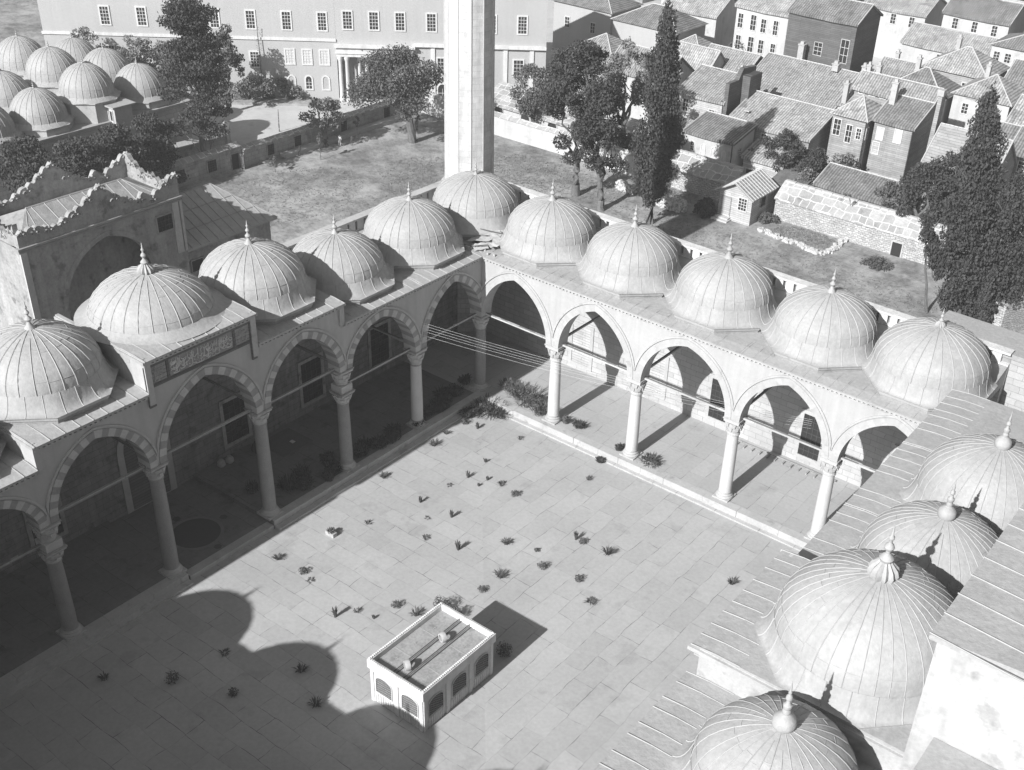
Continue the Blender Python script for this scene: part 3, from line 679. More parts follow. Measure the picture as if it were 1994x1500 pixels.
# ---------------- fountain house in the court ----------------
kiosk=thing('fountain_house',(13.72,-19.17,ZC),'small white flat roofed fountain house with grilled arched windows, standing in the court','kiosk')
def mk_kiosk():
    x0,x1,y0,y1=12.30,15.16,-21.3,-17.05; zr=1.55; zt=1.80
    b=MB(); b.box(x0,x1,y0,y1,ZC-0.05,1.38); b.build('wall','white_paint',kiosk)
    b=MB(); b.box(x0-.06,x1+.06,y0-.06,y1+.06,1.38,zr); b.build('roof','roof_grit',kiosk)
    c=MB()
    for q in ((x0-.1,x1+.1,y0-.1,y0+.06),(x0-.1,x1+.1,y1-.06,y1+.1),(x0-.1,x0+.06,y0+.06,y1-.06),(x1-.06,x1+.1,y0+.06,y1-.06)): c.box(*q,1.36,zt)
    n=44
    for i in range(n):
        y=y0-.06+(y1-y0+.12)*(i+.5)/n
        for x in (x0-.02,x1+.02): c.prism([(x-.05,y-.045,zt-.002),(x+.05,y-.045,zt-.002),(x+.05,y+.045,zt-.002),(x-.05,y+.045,zt-.002)],[(x-.04,y-.012,zt+.07),(x+.04,y-.012,zt+.07),(x+.04,y+.012,zt+.07),(x-.04,y+.012,zt+.07)])
    n=30
    for i in range(n):
        x=x0-.02+(x1-x0+.04)*(i+.5)/n
        for y in (y0-.02,y1+.02): c.prism([(x-.04,y-.05,zt-.002),(x+.04,y-.05,zt-.002),(x+.04,y+.05,zt-.002),(x-.04,y+.05,zt-.002)],[(x-.012,y-.04,zt+.07),(x+.012,y-.04,zt+.07),(x+.012,y+.04,zt+.07),(x-.012,y+.04,zt+.07)])
    c.build('parapet','white_paint',kiosk)
    # corner posts, mid posts and boarded dado
    Ty=lambda u,v,z:(u,y0-v,z); Tx=lambda u,v,z:(x1+v,u,z); Tw=lambda u,v,z:(x0-v,u,z); Tb=lambda u,v,z:(u,y1+v,z)
    for T,a0,a1,nb in ((Ty,x0,x1,2),(Tx,y0,y1,3),(Tw,y0,y1,3),(Tb,x0,x1,2)):
        p=MB(); wb=(a1-a0)/nb
        for i in range(nb+1):
            u=a0+wb*i; w2=0.13 if i in(0,nb) else 0.10
            lo=u if i==0 else u-w2; hi_=u if i==nb else u+w2
            if i==0: hi_=u+0.16
            if i==nb: lo=u-0.16
            p.box(lo,hi_,-0.01,0.05,ZC,1.36,0,T)
        p.box(a0+.16,a1-.16,-0.01,0.035,1.22,1.36,0,T); p.build('posts','white_paint',kiosk)
        d=MB(); n=int((a1-a0)/0.13)
        for i in range(n):
            u=a0+(a1-a0)*(i+.5)/n
            if min(abs(u-(a0+wb*j)) for j in range(nb+1))<0.2: continue
            d.box(u-0.035,u+0.035,-0.01,0.03,ZC+0.02,0.08,0,T)
        d.build('dado_boards','white_paint',kiosk)
        for i in range(nb):
            uc=a0+wb*(i+.5); ww=wb*0.62
            g=MB(); pts=[(uc-ww/2,0.18),(uc+ww/2,0.18)]+[(uc+ww/2*math.cos(math.pi*j/8),0.84+0.26*math.sin(math.pi*j/8)) for j in range(9)]
            g.face([T(x,0.012,z) for x,z in pts]); go=g.build('window','void',kiosk,recalc=False)
            h=MB()
            for k in range(-9,14):
                for sgn in (1,-1):
                    seg=[]
                    for q in range(15):
                        z=0.20+0.88*q/14; x=uc+(k-2)*0.095+sgn*(z-0.37)*0.9-(0.35 if sgn>0 else -0.35)+0.12
                        hw=ww/2 if z<0.84 else ww/2*math.sqrt(max(0,1-((z-0.84)/0.26)**2))
                        if abs(x-uc)<hw-0.01: seg.append((x,z))
                    if len(seg)>1: h.tube([T(seg[0][0],0.022,seg[0][1]),T(seg[-1][0],0.022,seg[-1][1])],0.006,4)
            h.build('grille','kerb',go)
            fr=MB(); P=[(uc+ww/2*math.cos(math.pi*j/10),0.84+0.26*math.sin(math.pi*j/10)) for j in range(11)]; P=[(uc+ww/2,0.17)]+P+[(uc-ww/2,0.17)]
            fr.tube([T(x,0.03,z) for x,z in P]+[T(uc+ww/2,0.03,0.17)],0.022,5); fr.build('frame','white_paint',go)
    for x in (13.4,13.95):
        b=MB(); b.tube([(x,y0+.1,zr+.10),(x,y1-.05,zr+.10)],0.022,6); b.build('pipe','iron',kiosk)
        b=MB(); b.tube([(x+.10,y0+.1,zr+.03),(x+.10,y1-.05,zr+.03)],0.018,6); b.build('pipe','iron',kiosk)
    s=MB()
    for yy in (-18.5,-20.0): s.box(x0+.1,x1-.1,yy-.012,yy+.012,zr,zr+.012)
    for (x,y) in ((12.9,-18.1),(12.9,-19.3),(12.9,-20.4),(14.6,-18.1),(14.6,-19.3),(14.6,-20.4)): s.box(x-.01,x+.01,y-.1,y+.1,zr,zr+.02); s.box(x-.05,x+.05,y-.01,y+.01,zr,zr+.021)
    s.build('seams','seam',kiosk)
mk_kiosk()
for (x,y,lb,rz) in ((13.68,-18.5,'white ring shaped water pot lying on the fountain house roof, farther one',-1.9),(13.66,-20.6,'white ring shaped water pot lying on the fountain house roof, nearer one',-2.1)):
    v=thing('water_pot',(x,y,1.56),lb,'pot','pots on the fountain house roof')
    b=MB(); n=16; z=1.57
    prof=[(0.15,0.0),(0.22,0.0),(0.23,0.14),(0.20,0.26),(0.14,0.26),(0.16,0.14)]
    T=lambda a,c,d,x=x,y=y,rz=rz:(x+(d-0.12)*math.cos(rz)*0.8+(c)*0.2*0,y+c,z+0.2+a) 
    m=[]
    for (r,h) in prof: m.append([(x+(h-0.13)*0.8*math.cos(rz)-r*math.sin(2*math.pi*k/n)*math.sin(rz),y+(h-0.13)*0.8*math.sin(rz)+r*math.sin(2*math.pi*k/n)*math.cos(rz),z+0.2+r*math.cos(2*math.pi*k/n)) for k in range(n)])
    m.append(m[0])
    for A,B_ in zip(m[:-1],m[1:]):
        for k in range(n): k2=(k+1)%n; b.face([A[k],A[k2],B_[k2],B_[k]])
    b.build('body','kerb',v,smooth=True)
    b=MB(); b.box(x-.1,x+.1,y-.06,y+.06,1.552,1.57); b.build('foot','kerb',v)
# ---------------- plants of the court ----------------
def blades(mb,c,n,h,sp,w_=0.03,up=0.6,rr=0.12):
    cx,cy,cz=c
    for k in range(n):
        t=random.uniform(0,2*math.pi); r0=rr*math.sqrt(random.random()); l=h*random.uniform(0.5,1.15); lean=sp*random.uniform(0.2,1)
        x,y=cx+r0*math.cos(t),cy+r0*math.sin(t); dx,dy=math.cos(t)*lean,math.sin(t)*lean
        px,py=-math.sin(t)*w_,math.cos(t)*w_
        m=(x+dx*.45,y+dy*.45,cz+l*.65); e=(x+dx,y+dy,cz+l*(0.95-0.25*lean/max(sp,.01)))
        mb.face([(x-px*.5,y-py*.5,cz),(x+px*.5,y+py*.5,cz),(m[0]+px,m[1]+py,m[2]),(m[0]-px,m[1]-py,m[2])]); mb.face([(m[0]-px,m[1]-py,m[2]),(m[0]+px,m[1]+py,m[2]),e])
def leaves(mb,c,R3,n,size,shell=0.55):
    cx,cy,cz=c
    for k in range(n):
        d=Vector((random.gauss(0,1),random.gauss(0,1),random.gauss(0,1))).normalized(); f=shell+(1-shell)*random.random()**0.6
        p=Vector((cx+d.x*R3[0]*f,cy+d.y*R3[1]*f,cz+d.z*R3[2]*f))
        a=Vector((random.gauss(0,1),random.gauss(0,1),random.gauss(0,1))).normalized(); b_=a.cross(d)
        if b_.length<.1: continue
        b_.normalize(); s=size*random.uniform(0.6,1.3)
        mb.face([p-a*s,p-b_*s*.55,p+a*s,p+b_*s*.55])
W=[(1.64,-5.83,1.3,'wide'),(1.45,-3.04,1.2,'round'),(2.34,-2.97,1.0,'tall'),(1.38,-4.49,0.8,'wide'),(1.68,-9.75,1.0,'wide'),(4.73,-8.06,.55,'flat'),(5.03,-6.89,1.0,'tall'),(4.79,-5.21,.7,'tall'),(5.96,-6.4,.6,'tall'),(6.83,-6.27,.8,'wide'),(5.97,-7.12,.5,'tall'),(7.92,-6.54,1.1,'round'),(4.81,-2.22,.6,'wide'),(4.61,-10.1,.9,'tall'),(6.64,-10.03,1.1,'tall'),(5.8,-10.9,.5,'flat'),(6.82,-12.1,.8,'flat'),(8.6,-11.76,1.35,'tall'),(3.83,-13.06,.6,'wide'),(10.09,-9.88,1.0,'wide'),(11.58,-9.37,.6,'round'),(12.56,-10.22,1.2,'round'),(11.46,-12.02,1.3,'wide'),(11.45,-13.32,1.0,'round'),(14.46,-9.86,1.1,'round'),(15.77,-10.67,1.1,'flat'),(12.52,-7.42,1.2,'tall'),(12.94,-7.44,1.0,'round'),(14.39,-7.33,1.3,'wide'),(10.03,-2.87,.7,'wide'),(20.2,-5.33,1.0,'wide'),(9.13,-16.62,1.1,'round'),(10.21,-16.45,1.1,'wide'),(7.53,-18.83,1.4,'tall'),(8.02,-17.98,.6,'wide'),(8.92,-17.82,.5,'tall'),(2.54,-17.74,.9,'wide'),(4.19,-17.68,1.1,'round'),(4.86,-17.85,.6,'flat'),(8.89,-22.08,1.1,'wide'),(5.25,-25.82,1.6,'round'),(7.74,-24.74,1.1,'round'),(10.76,-23.02,1.2,'wide'),(5.56,-23.4,.8,'flat'),(10.9,-15.5,1.45,'bush'),(11.7,-15.6,1.35,'bush'),(14.9,-15.9,1.3,'bush'),(3.0,-27.5,.9,'wide')]
LOC=lambda x,y:('in the court shade at left' if y<-22 else 'beside the fountain house' if (x>8.9 and y<-14.5) else 'near the right step' if x>18 or y>-3 else 'near the left step' if x<3.2 else 'in mid court' if y>-13 else 'on the foreground paving')
SH=dict(wide='spreading grassy weed tuft',round='small round leafy weed',tall='narrow upright weed',flat='low flat ragged weed',bush='dense dark bush')
GRP={}; ORD=['first','second','third','fourth','fifth','sixth','seventh','eighth']
for q in sorted(W,key=lambda q:q[0]**2+q[1]**2): GRP.setdefault(SH[q[3]]+' '+LOC(q[0],q[1]),[]).append(q)
for (x,y,s,k) in W:
    gl=SH[k]+' '+LOC(x,y); lb=gl+('' if len(GRP[gl])==1 else ', '+ORD[GRP[gl].index((x,y,s,k))]+' from the far corner')
    b=MB(); random.seed(int(x*100-y*57)); z=ZC
    if k=='wide': blades(b,(x,y,z),int(46*s),0.30*s,0.30*s,0.022)
    elif k=='tall': blades(b,(x,y,z),int(34*s),0.46*s,0.13*s,0.022,rr=.06)
    elif k=='flat': blades(b,(x,y,z),int(34*s),0.14*s,0.34*s,0.03)
    elif k=='round': leaves(b,(x,y,z+0.14*s),(0.22*s,0.22*s,0.16*s),int(150*s),0.045,0.3)
    else: leaves(b,(x,y,z+0.26*s),(0.30*s,0.26*s,0.30*s),int(300*s),0.05,0.3)
    o=b.build('bush' if k=='bush' else 'weed_tuft','weed',None,recalc=False,loc=(x,y,ZC)); tag(o,lb,'bush' if k=='bush' else 'weed','weeds growing in the court paving')
# flower beds along the platform edge
B=[(1.85,-1.3,1.15,.55,.6,'round evergreen bush at the corner of the two arcades','foliage_dark'),(1.1,-2.3,.6,.6,.42,'dark bush just left of the round corner bush','foliage_dark'),
(1.25,0.9,.5,.4,.5,'tall leafy shrub at the foot of the corner column','foliage_mid'),(2.1,0.75,.8,.5,.6,'feathery shrub between corner column and first white column','foliage_mid'),(3.2,0.55,1.1,.5,.75,'largest feathery shrub beside the first white column','foliage_mid'),(4.5,0.15,.8,.5,.5,'leafy shrub touching the first white column','foliage_mid'),(6.1,0.25,.35,.3,.3,'small shrub right behind the first white column base','foliage_mid'),(7.0,0.4,.45,.3,.25,'low shrub on the step right of the first white column','foliage_dark'),(10.0,0.0,.3,.25,.25,'small shrub against the second white column base','foliage_dark'),(12.0,.1,.65,.25,.2,'low creeping shrub right of the second white column','foliage_dark'),(9.5,-1.1,.3,.22,.2,'little shrub below the step before the second white column','foliage_dark'),
(-.5,-1.6,.5,.5,.5,'shaded shrub left of the corner column','foliage_dark'),(-.3,-2.9,.5,.5,.45,'shaded flowering shrub on the left step, second from the corner','foliage_dark'),(-.9,-0.3,.4,.4,.6,'tall shaded shrub behind the corner column','foliage_dark'),(-.2,-4.1,.4,.5,.4,'shaded shrub beside the pale left column','foliage_dark'),(-.3,-6.9,.5,.6,.5,'shaded shrub left of the pale left column','foliage_dark'),(-.1,-8.2,.45,.6,.5,'shaded shrub midway between two left columns','foliage_dark'),(-.2,-9.5,.45,.5,.45,'shaded shrub just right of the double capital column','foliage_dark'),(-.9,-11.2,.4,.4,.7,'tall potted shrub left of the double capital column','foliage_dark'),(-1.0,-12.9,.5,.5,.6,'shaded leafy shrub in the middle of the raised step bay','foliage_dark'),(-.9,-14.0,.6,.5,.55,'broad shaded shrub near the entrance bay column','foliage_dark'),(-2.0,-15.4,.35,.35,.55,'dark potted plant beside the entrance bay column','foliage_dark'),(.2,-12.2,.3,.4,.5,'upright shaded shrub on the left step edge','foliage_dark'),
(.1,-5.4,.4,.9,.4,'long tangled weed bed just right of the pale left column','foliage_dark'),(-.1,-3.5,.5,.9,.55,'tangled weed bed between the corner and the pale left column','foliage_dark'),(-.9,-2.3,.5,.7,.5,'rear tangled weeds behind the step near the corner','foliage_dark'),(.05,-7.6,.4,1.0,.45,'long tangled weed bed just left of the pale left column','foliage_dark'),(-.6,-8.9,.5,.9,.4,'rear row of weeds on the shaded floor','foliage_dark'),(-.1,-11.6,.45,.8,.4,'tangled weeds just left of the double capital column','foliage_dark'),(-.3,-13.4,.5,.9,.45,'tangled weeds along the step in the second bay from the entrance','foliage_dark')]
for (x,y,a,c,h,lb,m_) in B:
    z=0.0 if not (x>1 and y<-0.8) else ZC
    t=thing('shrub',(x,y,z),lb,'shrub','shrubs planted along the arcade steps')
    b=MB(); random.seed(int(x*37+y*91)+500)
    for k in range(5):
        ox,oy=random.uniform(-a,a)*.5,random.uniform(-c,c)*.5; leaves(b,(x+ox,y+oy,z+h*(.35+.45*random.random())),(a*random.uniform(.35,.65),c*random.uniform(.35,.65),h*random.uniform(.3,.5)),int(110+120*a),0.055,0.2)
    blades(b,(x,y,z+h*.1),int(60+60*a),h*1.15,a*.7,.026,rr=a*.75)
    b.build('leaves',m_,t,recalc=False)
    b=MB()
    for k in range(4): b.tube([(x+random.uniform(-.08,.08),y+random.uniform(-.08,.08),z-.02),(x+random.uniform(-a,a)*.5,y+random.uniform(-c,c)*.5,z+h*.8)],0.015,4)
    b.build('stems','bark',t)
    if 'potted' in lb:
        p=MB(); p.lathe([(.14,0.0),(.2,.28),(.22,.30),(.18,.30)],(x,y,z),14); p.build('pot','kerb',t,smooth=True)
# planter box, round slab, rug, low rail, cables
pl=thing('planter_box',(3.1,-14.8,ZC),'small white stone planter box holding dark plants on the open paving','planter')
b=MB(); b.box(2.85,3.4,-15.0,-14.75,ZC,ZC+.22); b.build('box','kerb',pl); b=MB(); blades(b,(3.12,-14.88,ZC+.2),60,.2,.12,.025,rr=.2); b.build('plants','weed',pl,recalc=False)
b=MB(); b.lathe([(1.1,-.225),(1.15,-.215)],(-1.7,-19.1,0),48); o=b.build('round_slab','dark_slab',loc=(-1.7,-19.1,-.2)); tag(o,'large dark round slab let into the floor of the entrance bay','floor slab')
b=MB(); b.lathe([(1.32,-.225),(1.32,-.2185)],(-1.7,-19.1,0),48); o=b.build('ring_border','floor_ring',loc=(-1.7,-19.1,-.2)); tag(o,'pale stone ring bordering the dark round slab','floor ring')
for (dx,dy,lb) in ((1.6,0,'toward the court'),(-1.6,.1,'toward the doorway'),(0,1.65,'on the corner column side'),(.1,-1.65,'on the near side')):
    b=MB(); b.lathe([(.2,-.22),(.2,-.212)],(-1.7+dx,-19.1+dy,0),6); o=b.build('small_slab','dark_slab',loc=(-1.7+dx,-19.1+dy,-.2)); tag(o,'small dark hexagonal slab beside the round slab, '+lb,'floor slab','small dark floor slabs')
b=MB(); b.box(-5.1,-3.1,-12.3,-10.2,0.004,0.02); o=b.build('rug','rug',loc=(-4.1,-11.2,0)); tag(o,'dark rug spread on the shaded arcade floor by the wall','rug')
b=MB(); b.box(-4.0,-3.75,-11.1,-10.9,0.02,0.05); o=b.build('book','white_paint',loc=(-3.9,-11,0.02)); tag(o,'small white open book lying on the dark rug','book')
t=thing('stove',(-4.6,-12.7,0),'squat dark brazier on the arcade floor left of the rug','brazier'); b=MB(); b.lathe([(.3,0),(.38,.1),(.34,.35),(.22,.5),(.2,.55)],(-4.6,-12.7,0),14); b.build('bowl','cloth_dark',t,smooth=True); b=MB(); b.tube([(-4.6,-12.7,.5),(-4.6,-12.75,.95)],.06,6); b.build('flue','cloth_dark',t)
for i,(x,y,l) in enumerate(((-4.9,-14.9,'beneath the arcade window, left'),(-4.85,-14.4,'beneath the arcade window, right'))):
    b=MB(); b.lathe([(.12,0),(.22,.12),(.2,.3),(.1,.38),(.12,.42)],(x,y,0),14); o=b.build('clay_jar','kerb',smooth=True,loc=(x,y,0)); tag(o,'pale round jar standing '+l+' of a pair','jar','pale jars under the window')
t=thing('low_rail',(16,4.9,0),'low wooden rail with stub feet lying along the sunlit arcade wall','rail')
b=MB(); b.box(14.6,20.6,4.86,4.95,.10,.17); b.build('bar','wood_grey',t)
for i in range(13):
    b=MB(); x=14.7+i*.48; b.box(x-.04,x+.04,4.55,4.95,.0,.10); b.build('foot','wood_grey',t)
def cable(pts,sag,r,lb,g,m='white_paint'):
    a,c=Vector(pts[0]),Vector(pts[1]); P=[]
    for i in range(25):
        f=i/24; p=a.lerp(c,f); p.z-=4*sag*f*(1-f); P.append(p)
    b=MB(); b.tube(P,r,4); o=b.build('cable',m,loc=tuple(a)); tag(o,lb,'cable',g)
g1='pale cables slung across the court corner'
for i,dz in enumerate((0,.13,.27,.40,.62)):
    cable(((.46,-5.3-.05*i,6.55-dz),(18.5,5.35,2.9-dz*.9)),.35,.0055,'pale cable slung across the court corner, '+ORD[i].replace('first','top')+' counting downward',g1)
g2='thin cables running over the portico roof'
for i,dz in enumerate((0,.1,.2,.33)):
    cable(((24.4,-.4,5.0-dz),(36,-12.2,16.0-dz)),.1,.006,'thin dark cable crossing the portico roof, '+ORD[i].replace('first','top')+' counting downward',g2,'iron')
# torn lead sheets and loose masonry where the two roofs meet
t=thing('torn_roof_sheets',(0.0,0.2,H0),'torn crumpled lead sheets and timber at the corner where the two roofs meet','roof debris')
b=MB(); random.seed(3)
SHT=[((-.9,.9),(.35,1.35),9.15),((-.35,-.2),(.75,.75),9.08),((.25,1.0),(.95,1.6),9.2)]
def sheet3(b,cx,cy,z,w_,l,rz,tx,ty):
    n=5; g=[]
    for i in range(n+1):
        for j in range(n+1):
            u,v=(i/n-.5)*w_,(j/n-.5)*l; h=random.uniform(-.035,.035)+tx*u+ty*v
            g.append((cx+u*math.cos(rz)-v*math.sin(rz),cy+u*math.sin(rz)+v*math.cos(rz),z+h))
    for i in range(n):
        for j in range(n): q=[g[i*(n+1)+j],g[(i+1)*(n+1)+j],g[(i+1)*(n+1)+j+1],g[i*(n+1)+j+1]]; b.face(q)
sheet3(b,-.35,.45,9.18,1.3,1.0,.3,.15,-.12); sheet3(b,.4,.6,9.22,1.0,.9,-.4,-.2,.1); sheet3(b,.05,-.1,9.02,.8,.6,.9,.1,.2); sheet3(b,-.2,1.3,9.3,1.1,.7,.2,.1,.15)
b.build('lead_sheets','kerb',t,recalc=False)
b=MB()
for p,q in (((-1.0,.9,9.45),(.9,1.5,9.4)),((.2,1.4,9.5),(1.1,1.0,9.3)),((-.2,-.35,9.05),(.45,.0,9.2)),((-.9,-.5,9.0),(-.1,-.35,9.05))): b.tube([p,q],.035,4)
b.build('timbers','wood_dark',t)
b=MB()
for k in range(26):
    x,y=random.uniform(-.9,1.5),random.uniform(-.5,1.0); s=random.uniform(.03,.11); b.box(x-s,x+s,y-s*.7,y+s*.7,8.84,8.9+s)
b.build('rubble','kerb',t)
# ---------------- trees ----------------
def leaf_cloud(name,mname,parent,centers,radii,n,size,vert=0.0,shell=0.35):
    """many leaf-sized quads filling a set of clumps"""
    C=np.array(centers,float); Rr=np.array(radii,float)
    w_=Rr[:,0]*Rr[:,1]+Rr[:,0]*Rr[:,2]; w_/=w_.sum()
    idx=rng.choice(len(C),n,p=w_)
    d=rng.normal(size=(n,3)); d/=np.linalg.norm(d,axis=1)[:,None]
    f=shell+(1-shell)*rng.random(n)**0.5
    f*=1+0.18*rng.normal(size=n)*(rng.random(n)<0.3)
    P=C[idx]+d*Rr[idx]*f[:,None]
    a=rng.normal(size=(n,3)); a[:,2]=a[:,2]*(1+vert*4); a/=np.linalg.norm(a,axis=1)[:,None]
    b=np.cross(a,rng.normal(size=(n,3))); b/=np.linalg.norm(b,axis=1)[:,None]
    s=size*(0.5+rng.random(n))[:,None]
    q=np.stack([P-a*s,P-b*s*0.6,P+a*s,P+b*s*0.6],1).reshape(-1,3)
    base=ORI.get(parent.name,Vector((0,0,0))); q-=np.array(base)
    me=bpy.data.meshes.new(name); me.vertices.add(len(q)); me.vertices.foreach_set('co',q.ravel())
    me.loops.add(4*n); me.loops.foreach_set('vertex_index',np.arange(4*n,dtype=np.int32))
    me.polygons.add(n); me.polygons.foreach_set('loop_start',np.arange(0,4*n,4,dtype=np.int32)); me.polygons.foreach_set('loop_total',np.full(n,4,dtype=np.int32))
    me.update(calc_edges=True); me.materials.append(MATS[mname])
    o=bpy.data.objects.new(name,me); COL.objects.link(o); o.parent=parent; ORI[o.name]=base; return o
def limb(b,p0,p1,r0,r1,wig=0.12,n=6,seg=7):
    p0,p1=Vector(p0),Vector(p1); L=(p1-p0).length; P=[];Q=[]
    for i in range(n+1):
        f=i/n; p=p0.lerp(p1,f)
        if 0<i<n: p+=Vector((random.uniform(-1,1),random.uniform(-1,1),random.uniform(-.4,.4)))*L*wig*.35
        P.append(p); Q.append(r0+(r1-r0)*f)
    b.tube(P,Q,seg); return P
def tree(x,y,h,r,kind,label,name='tree',z=G,trunk=0.28,dens=1.0,size=0.10,cz=None,group=None,m_=None,lean=(0,0),clumps=None,tr=None,cat='tree'):
    random.seed(int(x*13+y*7)); t=thing(name,(x,y,z),label,cat,group); cen=[];rad=[]
    b=MB(); lx,ly=lean
    if kind=='cypress':
        th=h*0.93; limb(b,(x,y,z-.2),(x+lx,y+ly,z+th),tr or .22+.012*h,.03,.03)
        z0=z+h*trunk; n=int(clumps or 46)
        for k in range(n):
            f=(k+.5)/n; zz=z0+(z+h-z0)*f; prof=math.sin(min(1,f*3.2+.25)*math.pi/2)*(1-f**2.6)**.6
            rr=r*prof*random.uniform(.35,.85); a=random.uniform(0,6.28)
            cen.append((x+lx*f+rr*.62*math.cos(a),y+ly*f+rr*.62*math.sin(a),zz)); rad.append((r*.46*max(.35,prof),r*.46*max(.35,prof),h*.07))
        for k in range(8):
            f=random.uniform(.1,.8); a=random.uniform(0,6.28); zz=z0+(h*(1-trunk))*f
            limb(b,(x+lx*f,y+ly*f,zz-.8),(x+lx*f+r*.6*math.cos(a),y+ly*f+r*.6*math.sin(a),zz+.9),.06,.02,.1,3,4)
        vert=.8
    elif kind=='cedar':
        limb(b,(x,y,z-.2),(x+lx,y+ly,z+h*.95),tr or .3,.04,.05)
        n=int(clumps or 42)
        for k in range(n):
            f=random.random()**.8; zz=z+h*(trunk+(1-trunk)*f); rr=r*(1-f*.72)*random.uniform(.35,1.0); a=random.uniform(0,6.28)
            c=(x+lx*f+rr*math.cos(a),y+ly*f+rr*math.sin(a),zz); cen.append(c); s=r*random.uniform(.2,.36); rad.append((s*1.2,s*1.2,s*.55))
            limb(b,(x+lx*f*.8,y+ly*f*.8,zz-.15*h*(1-f)),c,.07,.02,.1,3,4)
        vert=.2
    else:
        top=z+h*trunk; P=limb(b,(x,y,z-.2),(x+lx*.4,y+ly*.4,top),tr or .26+.01*h,(tr or .3)*.75,.08,5,9)
        n=int(clumps or 30); mains=[]
        for k in range(5):
            a=k*6.28/5+random.uniform(-.4,.4); e=(x+lx*.7+r*.45*math.cos(a),y+ly*.7+r*.45*math.sin(a),top+(h*(1-trunk))*random.uniform(.3,.6)); limb(b,(x+lx*.4,y+ly*.4,top-.1),e,(tr or .3)*.5,.07,.22,5,6); mains.append(e)
        for k in range(n):
            a=random.uniform(0,6.28); ph=math.acos(random.uniform(-.55,1)); rr=r*random.uniform(.45,.88)
            c=(x+lx+rr*math.sin(ph)*math.cos(a),y+ly+rr*math.sin(ph)*math.sin(a),top+(z+h-top)*.42+(z+h-top)*.52*math.cos(ph)*random.uniform(.7,1))
            cen.append(c); s=r*random.uniform(.18,.34); rad.append((s,s,s*.75))
            e=min(mains,key=lambda q:(Vector(q)-Vector(c)).length); limb(b,e,c,.05,.015,.15,3,4)
        vert=0
    b.build('trunk','bark',t,smooth=True)
    nl=int(dens*(8500 if kind!='cypress' else 13000)*max(.25,(h*r)/26))
    leaf_cloud('crown',m_ or ('foliage_dark' if kind!='broad' else 'foliage_mid'),t,cen,rad,nl,size,vert)
    return t
tree(-7.9,30.4,16.5,2.3,'cypress','tall dense black cypress standing left of the little hut','cypress_tree',trunk=.13,dens=1.7,clumps=70)
tree(-15.8,31.0,13.6,3.2,'broad','big dark broad tree right of the minaret, its trunk straight','broadleaf_tree',trunk=.2,m_='foliage_dark',dens=1.7,clumps=44)
tree(-12.3,29.8,10.8,3.0,'broad','dark tree with crooked forked limbs next to the black cypress','broadleaf_tree',trunk=.22,m_='foliage_dark',dens=1.6,lean=(-.9,.3),clumps=44)
tree(-16.5,38.6,11.5,2.7,'broad','paler loose tree behind the perimeter wall, left of the black cypress','broadleaf_tree',trunk=.35,m_='foliage_light',dens=.8)
tree(-27.5,40.0,7.0,2.5,'broad','leafy tree over the wall just right of the minaret','broadleaf_tree',trunk=.3,m_='foliage_mid',dens=1.0)
tree(-34.4,31.0,8.7,4.3,'broad','spreading crooked tree with a thick leaning trunk in the dry garden','broadleaf_tree',trunk=.30,m_='foliage_mid',dens=1.6,tr=.42,lean=(-.3,-1.2),clumps=44)
tree(-39.2,24.7,4.6,2.0,'broad','smaller rounded tree over the garden wall left of the spreading tree','broadleaf_tree',trunk=.3,m_='foliage_light',dens=.8)
tree(-41.3,13.3,14.0,3.3,'cedar','tall loose dark conifer at the left garden wall','conifer_tree',trunk=.2,dens=2.2,clumps=70,m_='foliage_dark')
for i,(x,y,h,r,l) in enumerate(((-36.3,-4.6,6.4,3.0,'at the left picture edge'),(-38.6,.2,6.6,3.0,'behind the scrolled gable'),(-40.4,4.4,6.0,2.8,'below the domed bath house eave'),(-41.6,8.7,5.6,2.6,'left of the tall loose conifer'),(-34.2,-.6,5.0,2.6,'closest to the scrolled gable'),(-42.8,-1.5,6.0,3.0,'in front of the bath house domes'))):
    tree(x,y,h,r,'cedar','low wide black evergreen '+l,'evergreen_tree',trunk=.12,dens=2.2,clumps=46,m_='foliage_dark',group='dark evergreens before the bath house')
tree(-52.4,24.8,8.6,1.9,'broad','slender thin leaved tree before the long pale building','broadleaf_tree',trunk=.22,m_='foliage_mid',dens=.7,size=.12)
for i,(x,y,h,l) in enumerate(((-60.5,20.5,7.5,'left'),(-57.8,23.2,6.5,'right'),(-63.5,17.5,7.5,'far left'))): tree(x,y,h,2.2,'broad','light leafy tree behind the bath house domes, '+l,'broadleaf_tree',trunk=.2,m_='foliage_light',dens=.8)
for i,(x,y,h,r,l) in enumerate(((-53.6,28.4,2.3,1.8,'leftmost'),(-52.5,30.2,2.6,1.7,'middle'),(-51.3,31.5,1.8,1.6,'rightmost'))):
    tree(x,y,h,r,'broad','grey bush against the foot of the long building, '+l,'bush',trunk=.05,m_='foliage_light',dens=.9,size=.1,cat='bush')
tree(-46.6,31.6,1.0,.8,'broad','small dark heap like bush on the dusty road','bush',trunk=.05,m_='foliage_dark',dens=1.2,size=.08,cat='bush')
tree(19.4,31.6,11.0,2.6,'cypress','dark bushy conifer standing close behind the very tall cypress','cypress_tree',trunk=.06,dens=1.2)
tree(17.8,30.6,15.6,2.9,'cypress','very tall dark cypress at the right picture edge','cypress_tree',trunk=.06,dens=1.6,lean=(-1.5,.2))
tree(15.7,30.6,6.9,1.05,'cypress','small cypress with a bare thin stem left of the very tall one','cypress_tree',trunk=.42,dens=.9,lean=(-1.6,0),tr=.12,clumps=26)
tree(19.6,30.0,5.0,.9,'cypress','narrow low conifer beside the foot of the very tall cypress','cypress_tree',trunk=.1,dens=.9,clumps=20)
